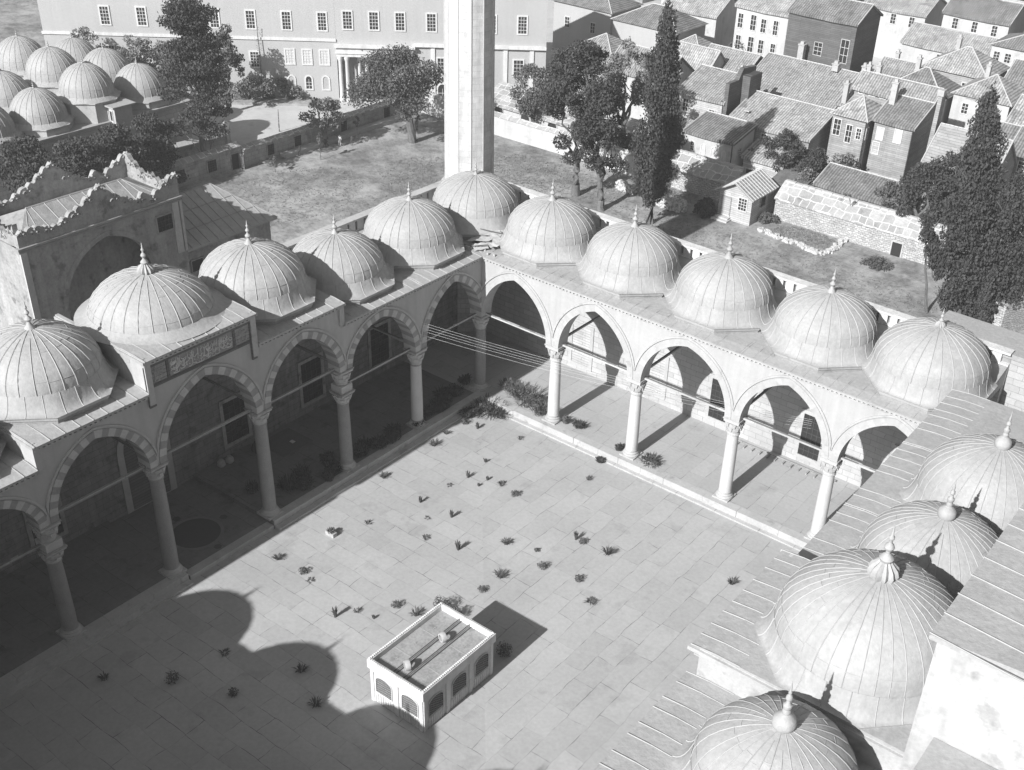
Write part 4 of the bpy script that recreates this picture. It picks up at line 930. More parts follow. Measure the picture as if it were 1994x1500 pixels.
tree(10.4,41.0,7.6,2.5,'broad','dark leafy tree behind the stone roofed wall near the tall cypress','broadleaf_tree',trunk=.25,m_='foliage_dark',dens=1.6,clumps=40)
tree(12.8,44.0,8.6,2.6,'broad','dark tree just left of the very tall cypress top','broadleaf_tree',trunk=.25,m_='foliage_dark',dens=1.4,clumps=40)
tree(7.2,42.6,4.4,1.6,'broad','lower bush like tree under the big wooden house','broadleaf_tree',trunk=.2,m_='foliage_mid',dens=1.0)
tree(-3.9,44.8,5.2,2.4,'broad','dark rounded tree between the tiled roofs','broadleaf_tree',trunk=.2,m_='foliage_dark',dens=1.5)
tree(-6.4,44.7,3.2,1.2,'broad','pale leaved tree in front of the low boarded house','broadleaf_tree',trunk=.2,m_='foliage_light',dens=.9,size=.1)
tree(-1.2,45.0,4.4,2.2,'broad','dark bushy tree beside the bay of the wooden house','broadleaf_tree',trunk=.15,m_='foliage_dark',dens=1.3)
tree(1.2,46.4,4.2,1.6,'broad','thin leafy tree in front of the wooden house bay','broadleaf_tree',trunk=.2,m_='foliage_light',dens=.8,size=.1)
tree(3.0,45.4,2.6,1.4,'broad','dark shrubby tree under the wooden house windows','broadleaf_tree',trunk=.15,m_='foliage_dark',dens=1.1)
tree(-20.6,66.5,5.6,2.4,'broad','round tree among the distant roofs','broadleaf_tree',trunk=.2,m_='foliage_mid',dens=1.1)
tree(-.6,43.0,3.0,1.5,'broad','pale scrubby bush above the rough stone shed','bush',trunk=.1,m_='foliage_light',dens=.9,size=.09,cat='bush')
tree(5.2,46.3,2.8,1.5,'broad','dark bush below the shuttered main wing windows','bush',trunk=.1,m_='foliage_dark',dens=1.1,size=.09,cat='bush')
tree(3.4,41.8,2.4,1.5,'broad','grey bush over the tiled shed roof','bush',trunk=.1,m_='foliage_light',dens=.9,size=.1,cat='bush')
tree(5.3,39.6,2.8,.75,'cypress','small upright shrub in front of the stone roofed wall','bush',trunk=.1,dens=.6,m_='foliage_mid',clumps=14,size=.09,cat='bush')
for i,(x,y,l) in enumerate(((6.0,41.3,'left'),(7.6,41.0,'right'))):
    t=thing('palm_bush',(x,y,G),'low feathery palm like bush behind the stone roofed wall, '+l+' one','bush'); b=MB(); random.seed(i+4)
    for k in range(16):
        a=random.uniform(0,6.28); l_=random.uniform(.9,1.5); z0=1.1+G
        P=[(x+l_*f*math.cos(a),y+l_*f*math.sin(a),z0+1.3*f-1.3*f*f) for f in (0,.25,.5,.75,1)]
        for j in range(4):
            for s in(-1,1):
                p,q=Vector(P[j]),Vector(P[j+1]); side=Vector((-math.sin(a),math.cos(a),-.25))*.28*s; b.face([p,q,q.lerp(p,.3)+side,p+side*.9])
    b.build('fronds','foliage_mid',t,recalc=False); b=MB(); b.tube([(x,y,G),(x,y,z0)],.12,6); b.build('trunk','bark',t)
# saplings, poles
for (x,y,h,l) in ((-37.0,22.0,2.6,'nearest the barred window'),(-38.5,28.0,2.2,'between two people and the barred window'),(-37.5,17.3,1.6,'near the garden door'),(-35.9,33.2,2.0,'by the spreading tree')):
    tree(x,y,h,.38,'broad','spindly young sapling along the garden wall, '+l,'sapling',trunk=.55,m_='foliage_mid',dens=.12,size=.06,tr=.035,clumps=6)
for (x,y,h,l) in ((-45,24.4,2.1,'plain dark post standing on the dusty road'),(-52.9,29.4,7.2,'bare stripped tree pole before the long building, left'),(-52.6,31.6,6.4,'bare stripped tree pole before the long building, right')):
    b=MB(); random.seed(int(y)); limb(b,(x,y,G-.1),(x+.1,y,G+h),.07,.035,.02,8,6)
    if h>4:
        for k in range(22):
            zz=G+h*(.35+.65*k/22); a=random.uniform(0,6.28); b.tube([(x,y,zz),(x+.2*math.cos(a),y+.2*math.sin(a),zz+.08)],.015,4)
    tag(b.build('pole','bark',loc=(x,y,G)),l,'pole')
# ---------------- garden ground detail ----------------
def blob(name,cx,cy,rx,ry,z,m,seed,lab=None,rot=0):
    random.seed(seed); n=40; ph=[random.uniform(0,6.28) for _ in range(4)]; pts=[]
    for i in range(n):
        t=6.28318*i/n; k=1+.16*math.sin(2*t+ph[0])+.10*math.sin(3*t+ph[1])+.07*math.sin(5*t+ph[2])+.04*math.sin(9*t+ph[3])
        u,v=rx*k*math.cos(t),ry*k*math.sin(t); pts.append((cx+u*math.cos(rot)-v*math.sin(rot),cy+u*math.sin(rot)+v*math.cos(rot),z))
    b=MB(); b.face(pts); return tag(b.build(name,m,recalc=False),kind='structure')
b=MB(); b.face([(-58,8,G+.008),(-41,16.6,G+.008),(-41,37.2,G+.008),(-46,39.5,G+.008),(-50.8,31.2,G+.008),(-55.5,25.8,G+.008),(-62,22,G+.008)]); tag(b.build('road','road_dust',recalc=False),kind='structure')
def tufts(name,n,regions,hmin,hmax,m):
    b=MB(); random.seed(77)
    for (cx,cy,rx,ry,k) in regions:
        for _ in range(int(n*k)):
            a=random.uniform(0,6.28); f=math.sqrt(random.random()); x,y=cx+rx*f*math.cos(a),cy+ry*f*math.sin(a); h=random.uniform(hmin,hmax)
            for j in range(3):
                t=random.uniform(0,6.28); w_=.03; b.face([(x-w_*math.cos(t),y-w_*math.sin(t),G),(x+w_*math.cos(t),y+w_*math.sin(t),G),(x+.1*math.sin(t)+random.uniform(-.05,.05),y-.1*math.cos(t),G+h)])
    tag(b.build(name,m,recalc=False),kind='stuff')
tufts('grass',1500,[(-24,26,8,6,1.6),(-20,17,9,5,.8),(-33,14,5,8,.9),(2,31,14,3,1.0),(3,36.6,2.8,1.6,.9),(-9,38,4,2,.7),(-20,33,8,3,1.0),(12,27,6,3,.6)],.04,.13,'dry_grass')
# rubble: low dry-stone borders and walls
def stones(name,path,w_,h,lab,cat,dens=26,m='rubble_stone',s0=.07,s1=.15,grp=None):
    b=MB(); random.seed(len(path)*7+int(h*10)); L=0
    for (p,q) in zip(path[:-1],path[1:]):
        l=math.hypot(q[0]-p[0],q[1]-p[1]); n=int(l*dens*max(1,h/.3))
        for k in range(n):
            f=random.random(); o=random.uniform(-w_/2,w_/2); nx,ny=-(q[1]-p[1])/l,(q[0]-p[0])/l; s=random.uniform(s0,s1)
            x=p[0]+(q[0]-p[0])*f+nx*o; y=p[1]+(q[1]-p[1])*f+ny*o; z=G+random.random()*h*(1-abs(o)/w_*.6); T=random.uniform(0,3)
            c=[]
            for dx in(-1,1):
                for dy in(-1,1):
                    for dz in(-1,1):
                        a,b2=dx*s*random.uniform(.6,1),dy*s*random.uniform(.5,.95); c.append((x+a*math.cos(T)-b2*math.sin(T),y+a*math.sin(T)+b2*math.cos(T),z+s*.8*(dz*random.uniform(.6,1))))
            i=len(b.v); b.v+=c
            for qd in((0,1,3,2),(4,6,7,5),(0,4,5,1),(2,3,7,6),(0,2,6,4),(1,5,7,3)): b.f.append(tuple(i+u for u in qd)); b.m.append(0)
    o=b.build(name,m,recalc=False,loc=(path[0][0],path[0][1],G)); return tag(o,lab,cat,grp)
stones('rubble_border',[(-.6,35.4),(1.6,34.9),(3.6,34.8),(5.4,34.3),(5.8,35.6),(5.6,37.4),(5.7,39.0)],.55,.22,'loose white rubble border bent round the grassy plot before the long wall','stone border')
stones('rubble_wall',[(-9.6,34.2),(-8.4,33.9),(-6.9,34.2)],.6,1.1,'short broken dry stone wall of white rubble right of the black cypress','stone wall',46)
stones('rubble_wall',[(-14.2,34.9),(-12.3,34.6)],.6,.8,'low white rubble heap behind the forked tree','stone wall',46)
tree(-5.6,34.9,1.3,1.1,'broad','dark round hedge bush at the end of the white rubble wall','bush',trunk=.05,m_='foliage_dark',dens=1.5,size=.08,cat='bush')
tree(-.9,37.2,.7,.9,'broad','low grey bush against the little hut','bush',trunk=.05,m_='foliage_mid',dens=1.0,size=.07,cat='bush')
tree(9.6,35.4,.5,1.2,'broad','flat dark weed patch near the small wall door','bush',trunk=.02,m_='foliage_mid',dens=.8,size=.07,cat='bush')
# ---------------- perimeter walls ----------------
def wallseg(name,p,q,th,z0,z1,m,lab,cat='wall',cope=None,group=None,slope=0):
    t=thing(name,((p[0]+q[0])/2,(p[1]+q[1])/2,G),lab,cat,group); l=math.hypot(q[0]-p[0],q[1]-p[1]); ux,uy=(q[0]-p[0])/l,(q[1]-p[1])/l; nx,ny=-uy,ux
    T=lambda u,v,z:(p[0]+ux*u+nx*v,p[1]+uy*u+ny*v,z)
    b=MB(); b.box(0,l,-th/2,th/2,z0,z1,0,T); b.build('wall',m,t)
    if cope:
        c=MB(); h=.28; ov=.10; n=max(1,int(l/1.1))
        for i in range(n):
            a,e=l*i/n+.01,l*(i+1)/n-.01; dz=random.uniform(-.02,.03); A=[(-th/2-ov,z1+dz),(0,z1+h+dz),(th/2+ov,z1+dz),(th/2+ov,z1-.06+dz),(-th/2-ov,z1-.06+dz)]
            c.prism([T(a,v,z) for v,z in A],[T(e,v,z) for v,z in A])
        c.build('coping',cope,t)
    return t,T,l
wl,TW,lw=wallseg('garden_wall',(-40.6,16.4),(-40.6,37.2),.7,G-.2,.05,'wall_old','long grey stone garden wall with barred openings beside the dusty road','wall','stone_roof')
for u,wd in ((2.9,.75),(6.0,.8),(11.6,.75),(17.2,.8)):
    window(wl,lambda u,v,z:(-40.6-v,16.4+u,z),u,-.35,-1.15,wd,.95,dark='void',grid=(4,5),fr=.07,fm='wall_old',side=-1,name='opening')
wl2,TW2,_=wallseg('garden_wall',(-40.9,4.0),(-40.9,16.4),.8,G-.2,.35,'wall_old','taller mossy wall stretch with a door and two barred windows by the conifer','wall','stone_roof')
for u in (6.0,9.2): window(wl2,lambda u,v,z:(-40.9-v,4.0+u,z),u,-.40,-1.1,.9,1.0,dark='void',grid=(4,5),fr=.08,fm='stone_old',side=-1)
window(wl2,lambda u,v,z:(-40.9-v,4.0+u,z),11.6,-.40,G,.75,1.35,dark='void',grid=None,fr=.09,fm='stone_old',side=-1,name='doorway',pane='door_opening')
d=MB(); d.box(-40.45,-39.8,15.98,16.06,G,-.2); d.build('door','wood_dark',wl2)
wallseg('garden_wall',(-41.3,-12),(-41.3,3.4),.7,G-.2,.1,'wall_old','dark garden wall mostly hidden by the low evergreens','wall','stone_roof')
wallseg('enclosure_wall',(-46.4,19.6),(-43.8,17.2),.6,G-.2,.35,'wall_old','short angled corner wall of the tree filled enclosure on the road side','wall','kerb')
wallseg('enclosure_wall',(-43.8,17.2),(-44.6,9.0),.6,G-.2,.35,'wall_old','enclosure wall running back beneath the black evergreens','wall','kerb')
b=MB(); b.box(-40.1,-39.3,20.2,26.6,G-.05,G+.32); b.box(-40.1,-39.35,26.75,35.5,G-.05,G+.36); tag(b.build('low_ledge','kerb',loc=(-39.7,28,G)),'pale stone ledge running along the foot of the long garden wall','ledge')
ww,_,_=wallseg('white_wall',(-40.0,38.0),(-11.5,38.4),.6,G-.2,.35,'whitewash','long sunlit whitewashed wall passing behind the minaret','wall','stone_roof')
t=thing('lean_to',(-26,40.5,G),'long low lean to with a weathered slab roof behind the white wall','shed')
b=MB(); b.box(-33.5,-17.5,40.0,42.6,G,.6); b.build('wall','whitewash',t)
b=MB(); A=[(39.7,.55),(42.9,1.75),(42.9,1.6),(39.7,.42)]; b.prism([(-33.8,y,z) for y,z in A],[(-17.3,y,z) for y,z in A]); b.build('roof','stone_roof',t)
for i in range(5):
    x=-31.6+i*3.2; window(t,lambda u,v,z:(u,40.0+v,z),x,0,-.35,1.0,.35,dark='void',grid=None,fr=.08,arch=True,side=-1,fm='whitewash',name='vault_opening')
# long stone roofed range on the right
def stone_range(x0,x1,y0,lab,door=None):
    t=thing('stone_roofed_range',((x0+x1)/2,y0+.9,G),lab,'wall'); ze,zr=.22,1.30; y1=y0+1.75
    b=MB(); b.box(x0,x1,y0,y1,G-.1,ze); b.build('wall','rubble',t)
    b=MB(); A=[(y0-.14,ze-.02),(y0-.14,ze+.08),(y1-.3,zr+.05),(y1+.1,zr-.1),(y1+.1,ze)]; b.prism([(x0-.1,y,z) for y,z in A],[(x1+.1,y,z) for y,z in A]); b.build('roof','stone_roof',t)
    b=MB(); x=x0
    while x<x1:
        l=random.uniform(.5,1.0); b.box(x,min(x+l-.03,x1),y1-.42,y1-.12,zr-.08,zr+.10+random.uniform(0,.05)); x+=l
    b.build('ridge_stones','ridge',t)
    if door: window(t,lambda u,v,z:(u,y0+v,z),door,0,G,.8,1.1,dark='void',grid=None,fr=.1,side=-1,fm='ridge',name='doorway',pane='door')
    return t
stone_range(-.9,13.6,38.3,'long low range with a light slab roof and small door, right of the hut',9.9)
stone_range(-12.3,-4.9,38.2,'low slab roofed range left of the hut, dappled by tree shade')
wallseg('rubble_boundary',(13.8,38.6),(30,38.0),.8,G-.2,-.2,'rubble','rough pale boundary wall at the far right edge','wall')
wallseg('rubble_boundary',(20.5,30.5),(27,46),.9,G-.2,.9,'rubble','high rough stone wall beyond the tall cypress at the right edge','wall')
# little hut
hut=thing('garden_hut',(-2.7,37.2,G),'little pale boarded hut with a battened gable roof and a barred window','hut')
def mk_hut():
    x0,x1,y0,y1=-4.55,-1.55,35.4,39.2; ze=.95; zr=1.85; xm=(x0+x1)/2
    b=MB(); A=[(x0,G),(x1,G),(x1,ze),(xm,zr-.05),(x0,ze)]; b.prism([(x,y0,z) for x,z in A],[(x,y1,z) for x,z in A]); b.build('wall','wood_pale',hut)
    b=MB()
    for s in(-1,1):
        xa=xm; xb=xm+s*(xm-x0+.32); za,zb=zr+.05,ze-.14
        A=[(xa,za),(xb,zb),(xb,zb-.09),(xa,za-.09)]; b.prism([(x,y0-.45,z) for x,z in A],[(x,y1+.2,z) for x,z in A])
        y=y0-.4
        while y<y1+.2: b.tube([(xa,y,za+.03),(xb,y,zb+.03)],.045,5,1); y+=.42
    b.build('roof',['wood_grey','ridge'],hut)
    window(hut,lambda u,v,z:(u,y0+v,z),-2.35,0,-.35,.72,1.0,dark='glass_dark',grid=(3,4),fr=.07,side=-1,fm='white_paint')
    window(hut,lambda u,v,z:(u,y0+v,z),-3.85,0,G+.12,.8,1.75,dark='wood_pale',grid=None,fr=.07,side=-1,fm='wood_grey',name='door_frame',pane='door')
    window(hut,lambda u,v,z:(x1-v,y0+u,z),1.9,0,-.3,.75,.95,dark='void',grid=(3,4),fr=.07,side=-1,fm='wood_grey')
    b=MB(); b.box(-4.7,-3.2,34.6,35.35,G,G+.14); b.box(-4.5,-3.3,34.9,35.36,G+.14,G+.27); b.build('steps','ridge',hut)
mk_hut()
# people by the garden wall
def person(x,y,h,top,legs,lab,rz=0,hat=None,bend=0):
    t=thing('person',(x,y,G),lab,'person'); s=h/1.7
    me=bpy.data.meshes.new('body'); V=[(0,0,.93),(0,.03+bend*.3,1.18),(0,.02+bend*.55,1.42),(0,.02+bend*.62,1.5),(0,.03+bend*.72,1.63),(.1,0,.9),(.11,.06,.48),(.1,.02,.06),(.1,.16,.03),(-.1,0,.9),(-.11,-.05,.48),(-.1,-.12,.06),(-.1,.03,.03),(.19,bend*.5,1.38),(.25,.02+bend*.5,1.1),(.24,.14+bend*.5,.88),(-.19,bend*.5,1.38),(-.25,.05+bend*.4,1.1),(-.22,.2+bend*.4,.92)]
    E_=[(0,1),(1,2),(2,3),(3,4),(0,5),(5,6),(6,7),(7,8),(0,9),(9,10),(10,11),(11,12),(2,13),(13,14),(14,15),(2,16),(16,17),(17,18)]
    Rr=[.15,.14,.15,.065,.105,.1,.07,.05,.045,.1,.07,.05,.045,.075,.05,.035,.075,.05,.035]
    me.from_pydata([(a*s,b*s,c*s) for a,b,c in V],E_,[]); o=bpy.data.objects.new('body',me); COL.objects.link(o); o.parent=t; o.rotation_euler=(0,0,rz)
    me.materials.append(MATS[top]); m=o.modifiers.new('skin','SKIN'); 
    me.skin_vertices[0].data[0].use_root=True
    for i,r in enumerate(Rr): me.skin_vertices[0].data[i].radius=(r*s,r*s)
    o.modifiers.new('sub','SUBSURF').levels=1; o.modifiers['sub'].render_levels=1
    b=MB(); b.lathe([(.02,0),(.085,.03),(.1,.1),(.095,.17),(.05,.22),(.01,.23)],(0,0,0),12)
    hd=b.build('head','skin',t,smooth=True); hd.location=(-(.72*bend)*s*math.sin(rz),(.72*bend+.03)*s*math.cos(rz),1.5*s); hd.scale=(s,s,s)
    b=MB(); b.lathe([(.105,.12),(.11,.17),(.08,.24),(.02,.26)],(0,0,0),12); hh=b.build('hat',hat or 'cloth_dark',hd,smooth=True)
    b=MB(); b.lathe([(.2,-.62),(.16,-.3),(.15,-.02),(.12,.0)],(0,0,.95),10); sk=b.build('coat',legs,t,smooth=True); sk.scale=(s,s,s)
    return t
person(-38.3,25.6,1.05,'cloth_white','cloth_white','person in white clothes walking along the garden wall',.4,'cloth_white')
person(-37.7,26.5,.95,'cloth_dark','cloth_dark','person in dark clothes just behind the one in white',.2)
person(-39.0,21.4,1.0,'cloth_dark','cloth_dark','person in dark clothes with a white hat at the barred opening',-.3,'cloth_white',.15)
person(-36.4,33.6,1.0,'cloth_dark','cloth_dark','person in dark clothes in the shade behind the thick leaning trunk',1.0)
# ---------------- gate building with scrolled gables ----------------
gate=thing('gate_building',(-18.2,-12.3,G),'weathered stone building with a great arch and scrolled crest, beyond the left arcade','building')
TG=lambda u,v,z:(-16-v,u,z)
def mk_gate():
    C=arch_curve(-15.25,-9.35,5.2,5.2,8.72,10); w_=MB(); zt=9.55
    for v in(0,.7):
        for a,b in zip(C[:-1],C[1:]): w_.face([TG(a[0],v,a[1]),TG(b[0],v,b[1]),TG(b[0],v,zt),TG(a[0],v,zt)])
        w_.face([TG(-17.2,v,G),TG(-15.25,v,G),TG(-15.25,v,zt),TG(-17.2,v,zt)]); w_.face([TG(-9.35,v,G),TG(-7.4,v,G),TG(-7.4,v,zt),TG(-9.35,v,zt)])
    for a,b in zip(C[:-1],C[1:]): w_.face([TG(a[0],0,a[1]),TG(b[0],0,b[1]),TG(b[0],.7,b[1]),TG(a[0],.7,a[1])])
    for u in(-15.25,-9.35): w_.face([TG(u,0,G),TG(u,.7,G),TG(u,.7,5.2),TG(u,0,5.2)])
    for u in(-17.2,-7.4): w_.face([TG(u,0,G),TG(u,.7,G),TG(u,.7,zt),TG(u,0,zt)])
    w_.build('front_wall','stone_old',gate,recalc=False)
    b=MB(); b.box(-17.2,-16.9,.7,4.6,G,zt,0,TG); b.box(-7.72,-7.4,.7,4.6,G,zt,0,TG); b.box(-16.9,-7.72,4.2,4.6,G,zt,0,TG); b.box(-16.9,-7.72,2.3,2.6,G,zt,0,TG); b.build('wall','stone_old',gate)
    b=MB(); b.box(-17.35,-7.25,-.14,.2,zt-.05,zt+.08,0,TG); b.box(-17.3,-7.3,-.08,.2,zt-.2,zt-.1,0,TG); b.build('cornice','stone_dark',gate)
    for q in((-8.0,-7.62,-.09,.0,6.3,zt-.2),(-7.52,-7.36,-.07,.0,6.3,zt-.2),(-17.25,-16.9,-.09,0,3,zt-.2)): b=MB(); b.box(*q,0,TG); b.build('pilaster','stone_light',gate)
    # lead hip roof behind the crest
    r=MB(); z0,z1=9.62,10.55; A=(-17.0,.35),(-7.6,.35),(-7.6,4.4),(-17.0,4.4); rd=((-15.2,2.3),(-9.4,2.3))
    P=[TG(u,v,z0) for u,v in A]; Q=[TG(u,v,z1) for u,v in rd]
    r.face([P[0],P[1],Q[1],Q[0]]); r.face([P[2],P[3],Q[0],Q[1]]); r.face([P[1],P[2],Q[1]]); r.face([P[3],P[0],Q[0]])
    for i in range(12):
        u=-16.4+i*.75; ur=min(max(u,-15.2),-9.4); r.tube([TG(u,.37,z0+.01),TG(ur,2.28,z1)],.022,4,1)
    r.tube([Q[0],Q[1]],.05,5,1); r.build('roof',['lead_rough','seam'],gate)
    def crest(name,pts,T,th,m):
        # subdivide and scallop the outline
        out=[]; random.seed(len(pts))
        for (a,b_) in zip(pts[:-1],pts[1:]):
            n=max(2,int(abs(b_[0]-a[0])/.09))
            for i in range(n):
                f=i/n; u=a[0]+(b_[0]-a[0])*f; z=a[1]+(b_[1]-a[1])*f; ph=(u*2.1)%1.0; out.append((u,z+.24*(1-abs(2*ph-1))**.6-.08+random.uniform(-.03,.03)))
        out.append(pts[-1]); b=MB(); zb=9.6
        for a,c in zip(out[:-1],out[1:]):
            b.prism([T(a[0],0,zb),T(c[0],0,zb),T(c[0],0,c[1]),T(a[0],0,a[1])],[T(a[0],th,zb),T(c[0],th,zb),T(c[0],th,c[1]),T(a[0],th,a[1])])
        o=b.build(name,m,gate)
        s=MB()   # raised scrolls on the face
        for a in out[3::8]:
            for sg in(1,-1):
                q=[]
                for k in range(11):
                    t=k*.55; rr=.15*(1-k/13); q.append(T(a[0]+sg*(.16+rr*math.cos(t)),-.035,min(a[1]-.18,a[1]-.22)+rr*math.sin(t)))
                s.tube(q,.042,4)
            s.tube([T(a[0],-.03,a[1]-.02),T(a[0],-.04,a[1]+.12)],[.07,.02],5)
        s.build('scrolls','stone_dark' if m=='stone_old' else m,o)
    fr=[(-17.2,10.3),(-16.2,10.45),(-15.4,10.15),(-14.9,10.1),(-14.2,10.5),(-13.4,10.75),(-12.8,11.2),(-12.2,11.5),(-11.6,10.95),(-10.7,10.3),(-10.2,10.0),(-9.6,10.4),(-9.2,10.0),(-8.5,10.4),(-7.9,10.75),(-7.4,10.95)]
    crest('crest',fr,TG,.28,'stone_old')
    TB=lambda u,v,z:(-20.3-v,u,z); crest('crest',[(a,b+.1) for a,b in fr],TB,.28,'stone_old')
    sd=[(0.29,10.7),(.5,10.5),(1.0,10.2),(1.5,10.1),(2.15,10.3),(2.7,10.15),(3.3,10.4),(3.8,10.75),(4.3,11.1)]
    TS1=lambda u,v,z:(-16-u,-7.70+v,z); crest('crest',sd,TS1,.28,'stone_old')
    TS2=lambda u,v,z:(-16-u,-17.18+v,z); crest('crest',sd,TS2,.28,'stone_old')
    window(gate,TG,-8.6,0,7.9,1.0,.9,dark='void',grid=(4,3),fr=.08,fm='stone_dark')
    # round the corner mouldings of the arch
    Cf=arch_curve(-15.25,-9.35,5.2,5.2,8.72,16); o1=offs(Cf,.02); o2=offs(Cf,.3); b=MB()
    for k in range(len(Cf)-1): b.prism([TG(x,-.03,z) for x,z in (o1[k],o1[k+1],o2[k+1],o2[k])],[TG(x,.02,z) for x,z in (o1[k],o1[k+1],o2[k+1],o2[k])])
    b.build('arch','stone_old',gate)
mk_gate()
ann=thing('annex',(-19.5,-4,G),'low annex with a seamed lead hip roof joined to the arched building','building')
b=MB(); b.box(-23.0,-16.35,-7.35,-.95,G,6.1); b.build('wall','stone_old',ann)
b=MB(); b.box(-23.3,-16.0,-7.36,-.6,6.1,6.22); z0,z1=6.22,8.0
P=[(-16,-7.36,z0),(-16,-.6,z0),(-23.3,-.6,z0),(-23.3,-7.36,z0)]; Q=[(-19.6,-7.36,z1),(-19.6,-2.6,z1)]
b.face([P[0],P[1],Q[1],Q[0]]); b.face([P[1],P[2],Q[1]]); b.face([P[2],P[3],Q[0],Q[1]]); b.face([P[3],P[0],Q[0]])
for i in range(11):
    y=-7.0+i*.62; f=1 if y<-2.6 else max(0.02,1-(y+2.6)/2.0); b.tube([(-16.0,y,z0+.02),(-16.0-3.6*f,y,z0+.02+(z1-z0)*f)],.03,4,1)
for f in (.33,.66): b.tube([(-16-3.6*f,-7.3,z0+.02+(z1-z0)*f),(-16-3.6*f,-2.6+2*(1-f),z0+.02+(z1-z0)*f)],.018,4,1)
b.tube([Q[0],Q[1],P[1]],.045,5,1); b.build('roof',['lead','stone_dark'],ann)
window(ann,TG,-6.6,.35,4.6,.8,.7,dark='void',grid=None,fr=.06,fm='stone_old')
# ---------------- domed bath house ----------------
bath=thing('bath_house',(-52,8,G),'multi domed lead roofed bath house behind the black evergreens','building')
b=MB(); b.box(-60.5,-46.2,-2.5,15.8,G,2.9); b.build('wall','ashlar',bath)
b=MB(); b.box(-60.7,-45.9,-2.7,16.0,2.9,3.12); b.build('roof','lead',bath)
for i,x in enumerate((-48.5,-53.0,-57.5)):
    for j,(y,dz) in enumerate(((-1.0,0),(3.5,0.1),(8.0,1.15),(12.9,0.15))):
        if i>0: dz+=.35
        d=MB(); r8=lambda ap,z:[(x+ap*math.cos(math.pi/8+k*math.pi/4)*1.08,y+ap*math.sin(math.pi/8+k*math.pi/4)*1.08,z) for k in range(8)]
        zb=3.6+dz; d.prism(r8(2.3,3.0),r8(2.3,zb-.08)); d.prism(r8(2.42,zb-.08),r8(2.42,zb)); d.build('drum','kerb',bath)
        dm=MB(); dome_mesh(dm,(x,y,zb+.3),2.12,2.25,24,32,skirt=(2.5,-.3),rib=.02); o=dm.build('dome',['lead','seam'],bath,smooth=True); finial(o,(x,y,zb+2.5),.55)
ch=thing('chimney_turret',(-46.0,8.9,G),'small square vent turret with slab cap rising at the bath house eave','chimney')
b=MB(); b.box(-46.7,-45.3,8.1,9.7,G,4.35); b.build('wall','kerb',ch); b=MB(); b.box(-47.0,-45.0,7.8,10.0,4.35,4.47); b.build('cap','lead',ch)
for u in(8.55,8.95,9.35): pass
Tc=lambda u,v,z:(u,8.1+v,z)
for u in(-46.3,-45.75): window(ch,Tc,u,0,3.2,.28,.8,dark='void',grid=None,fr=.05,fm='white_paint')
# ---------------- long pale building with a columned portal ----------------
LB=thing('long_building',(-45,36,G),'long pale two storey building with white framed windows and a columned portal','building')
ux,uy=.7497,.6618
TLB=lambda u,v,z:(-56+ux*u-uy*v,27.1+uy*u+ux*v,z)
b=MB(); b.box(-16,11.2,0,11,G,9.5,0,TLB); b.box(18.6,31.6,0,11,G,9.5,0,TLB); b.box(11.2,18.6,1.6,11,G,9.5,0,TLB); b.build('wall','facade_plaster',LB)
b=MB(); b.box(11.2,18.6,.01,1.6,4.16,9.5,0,TLB); b.build('upper_wall','facade_plaster',LB)
for u in(12.4,14.9,17.4,20.4,23.2,26.2,29.2): window(LB,TLB,u,0,5.6,.8,1.6,dark='glass_dark',grid=(3,5),fr=.13,fm='white_paint')
b=MB(); A=[(-.4,9.5),(5.5,12),(11.4,9.5),(11.4,9.4),(-.4,9.4)]; b.prism([TLB(-16.3,v,z) for v,z in A],[TLB(31.9,v,z) for v,z in A]); b.build('roof','tile_x',LB)
b=MB(); b.box(-16.1,11.2,-.12,.0,4.35,4.6,0,TLB); b.box(-16.1,31.6,-.2,0,9.1,9.45,0,TLB); b.build('string_course','white_paint',LB)
for k in range(-4,4):
    u=3.3+k*3.35
    if u<11: 
        if k<=-1: window(LB,TLB,u,0,1.95,.75,1.45,dark='glass_dark',grid=(3,5),fr=.13,fm='white_paint')
        window(LB,TLB,u,0,5.4,.75,1.6,dark='glass_dark',grid=(3,5),fr=.13,fm='white_paint')
window(LB,TLB,3.35,0,1.75,.75,1.4,dark='glass_dark',grid=(3,5),fr=.14,fm='white_paint')
for u,ar in((6.7,'kerb'),(8.35,'glass_dark'),(10.0,'kerb')):
    window(LB,TLB,u,0,2.15,.75,1.3,dark='curtain' ,grid=(3,5),fr=.14,fm='white_paint')
    window(LB,TLB,u,0,-.3,.55,.95,dark=ar,grid=(2,3) if ar!='kerb' else None,fr=.14,fm='white_paint',arch=True)
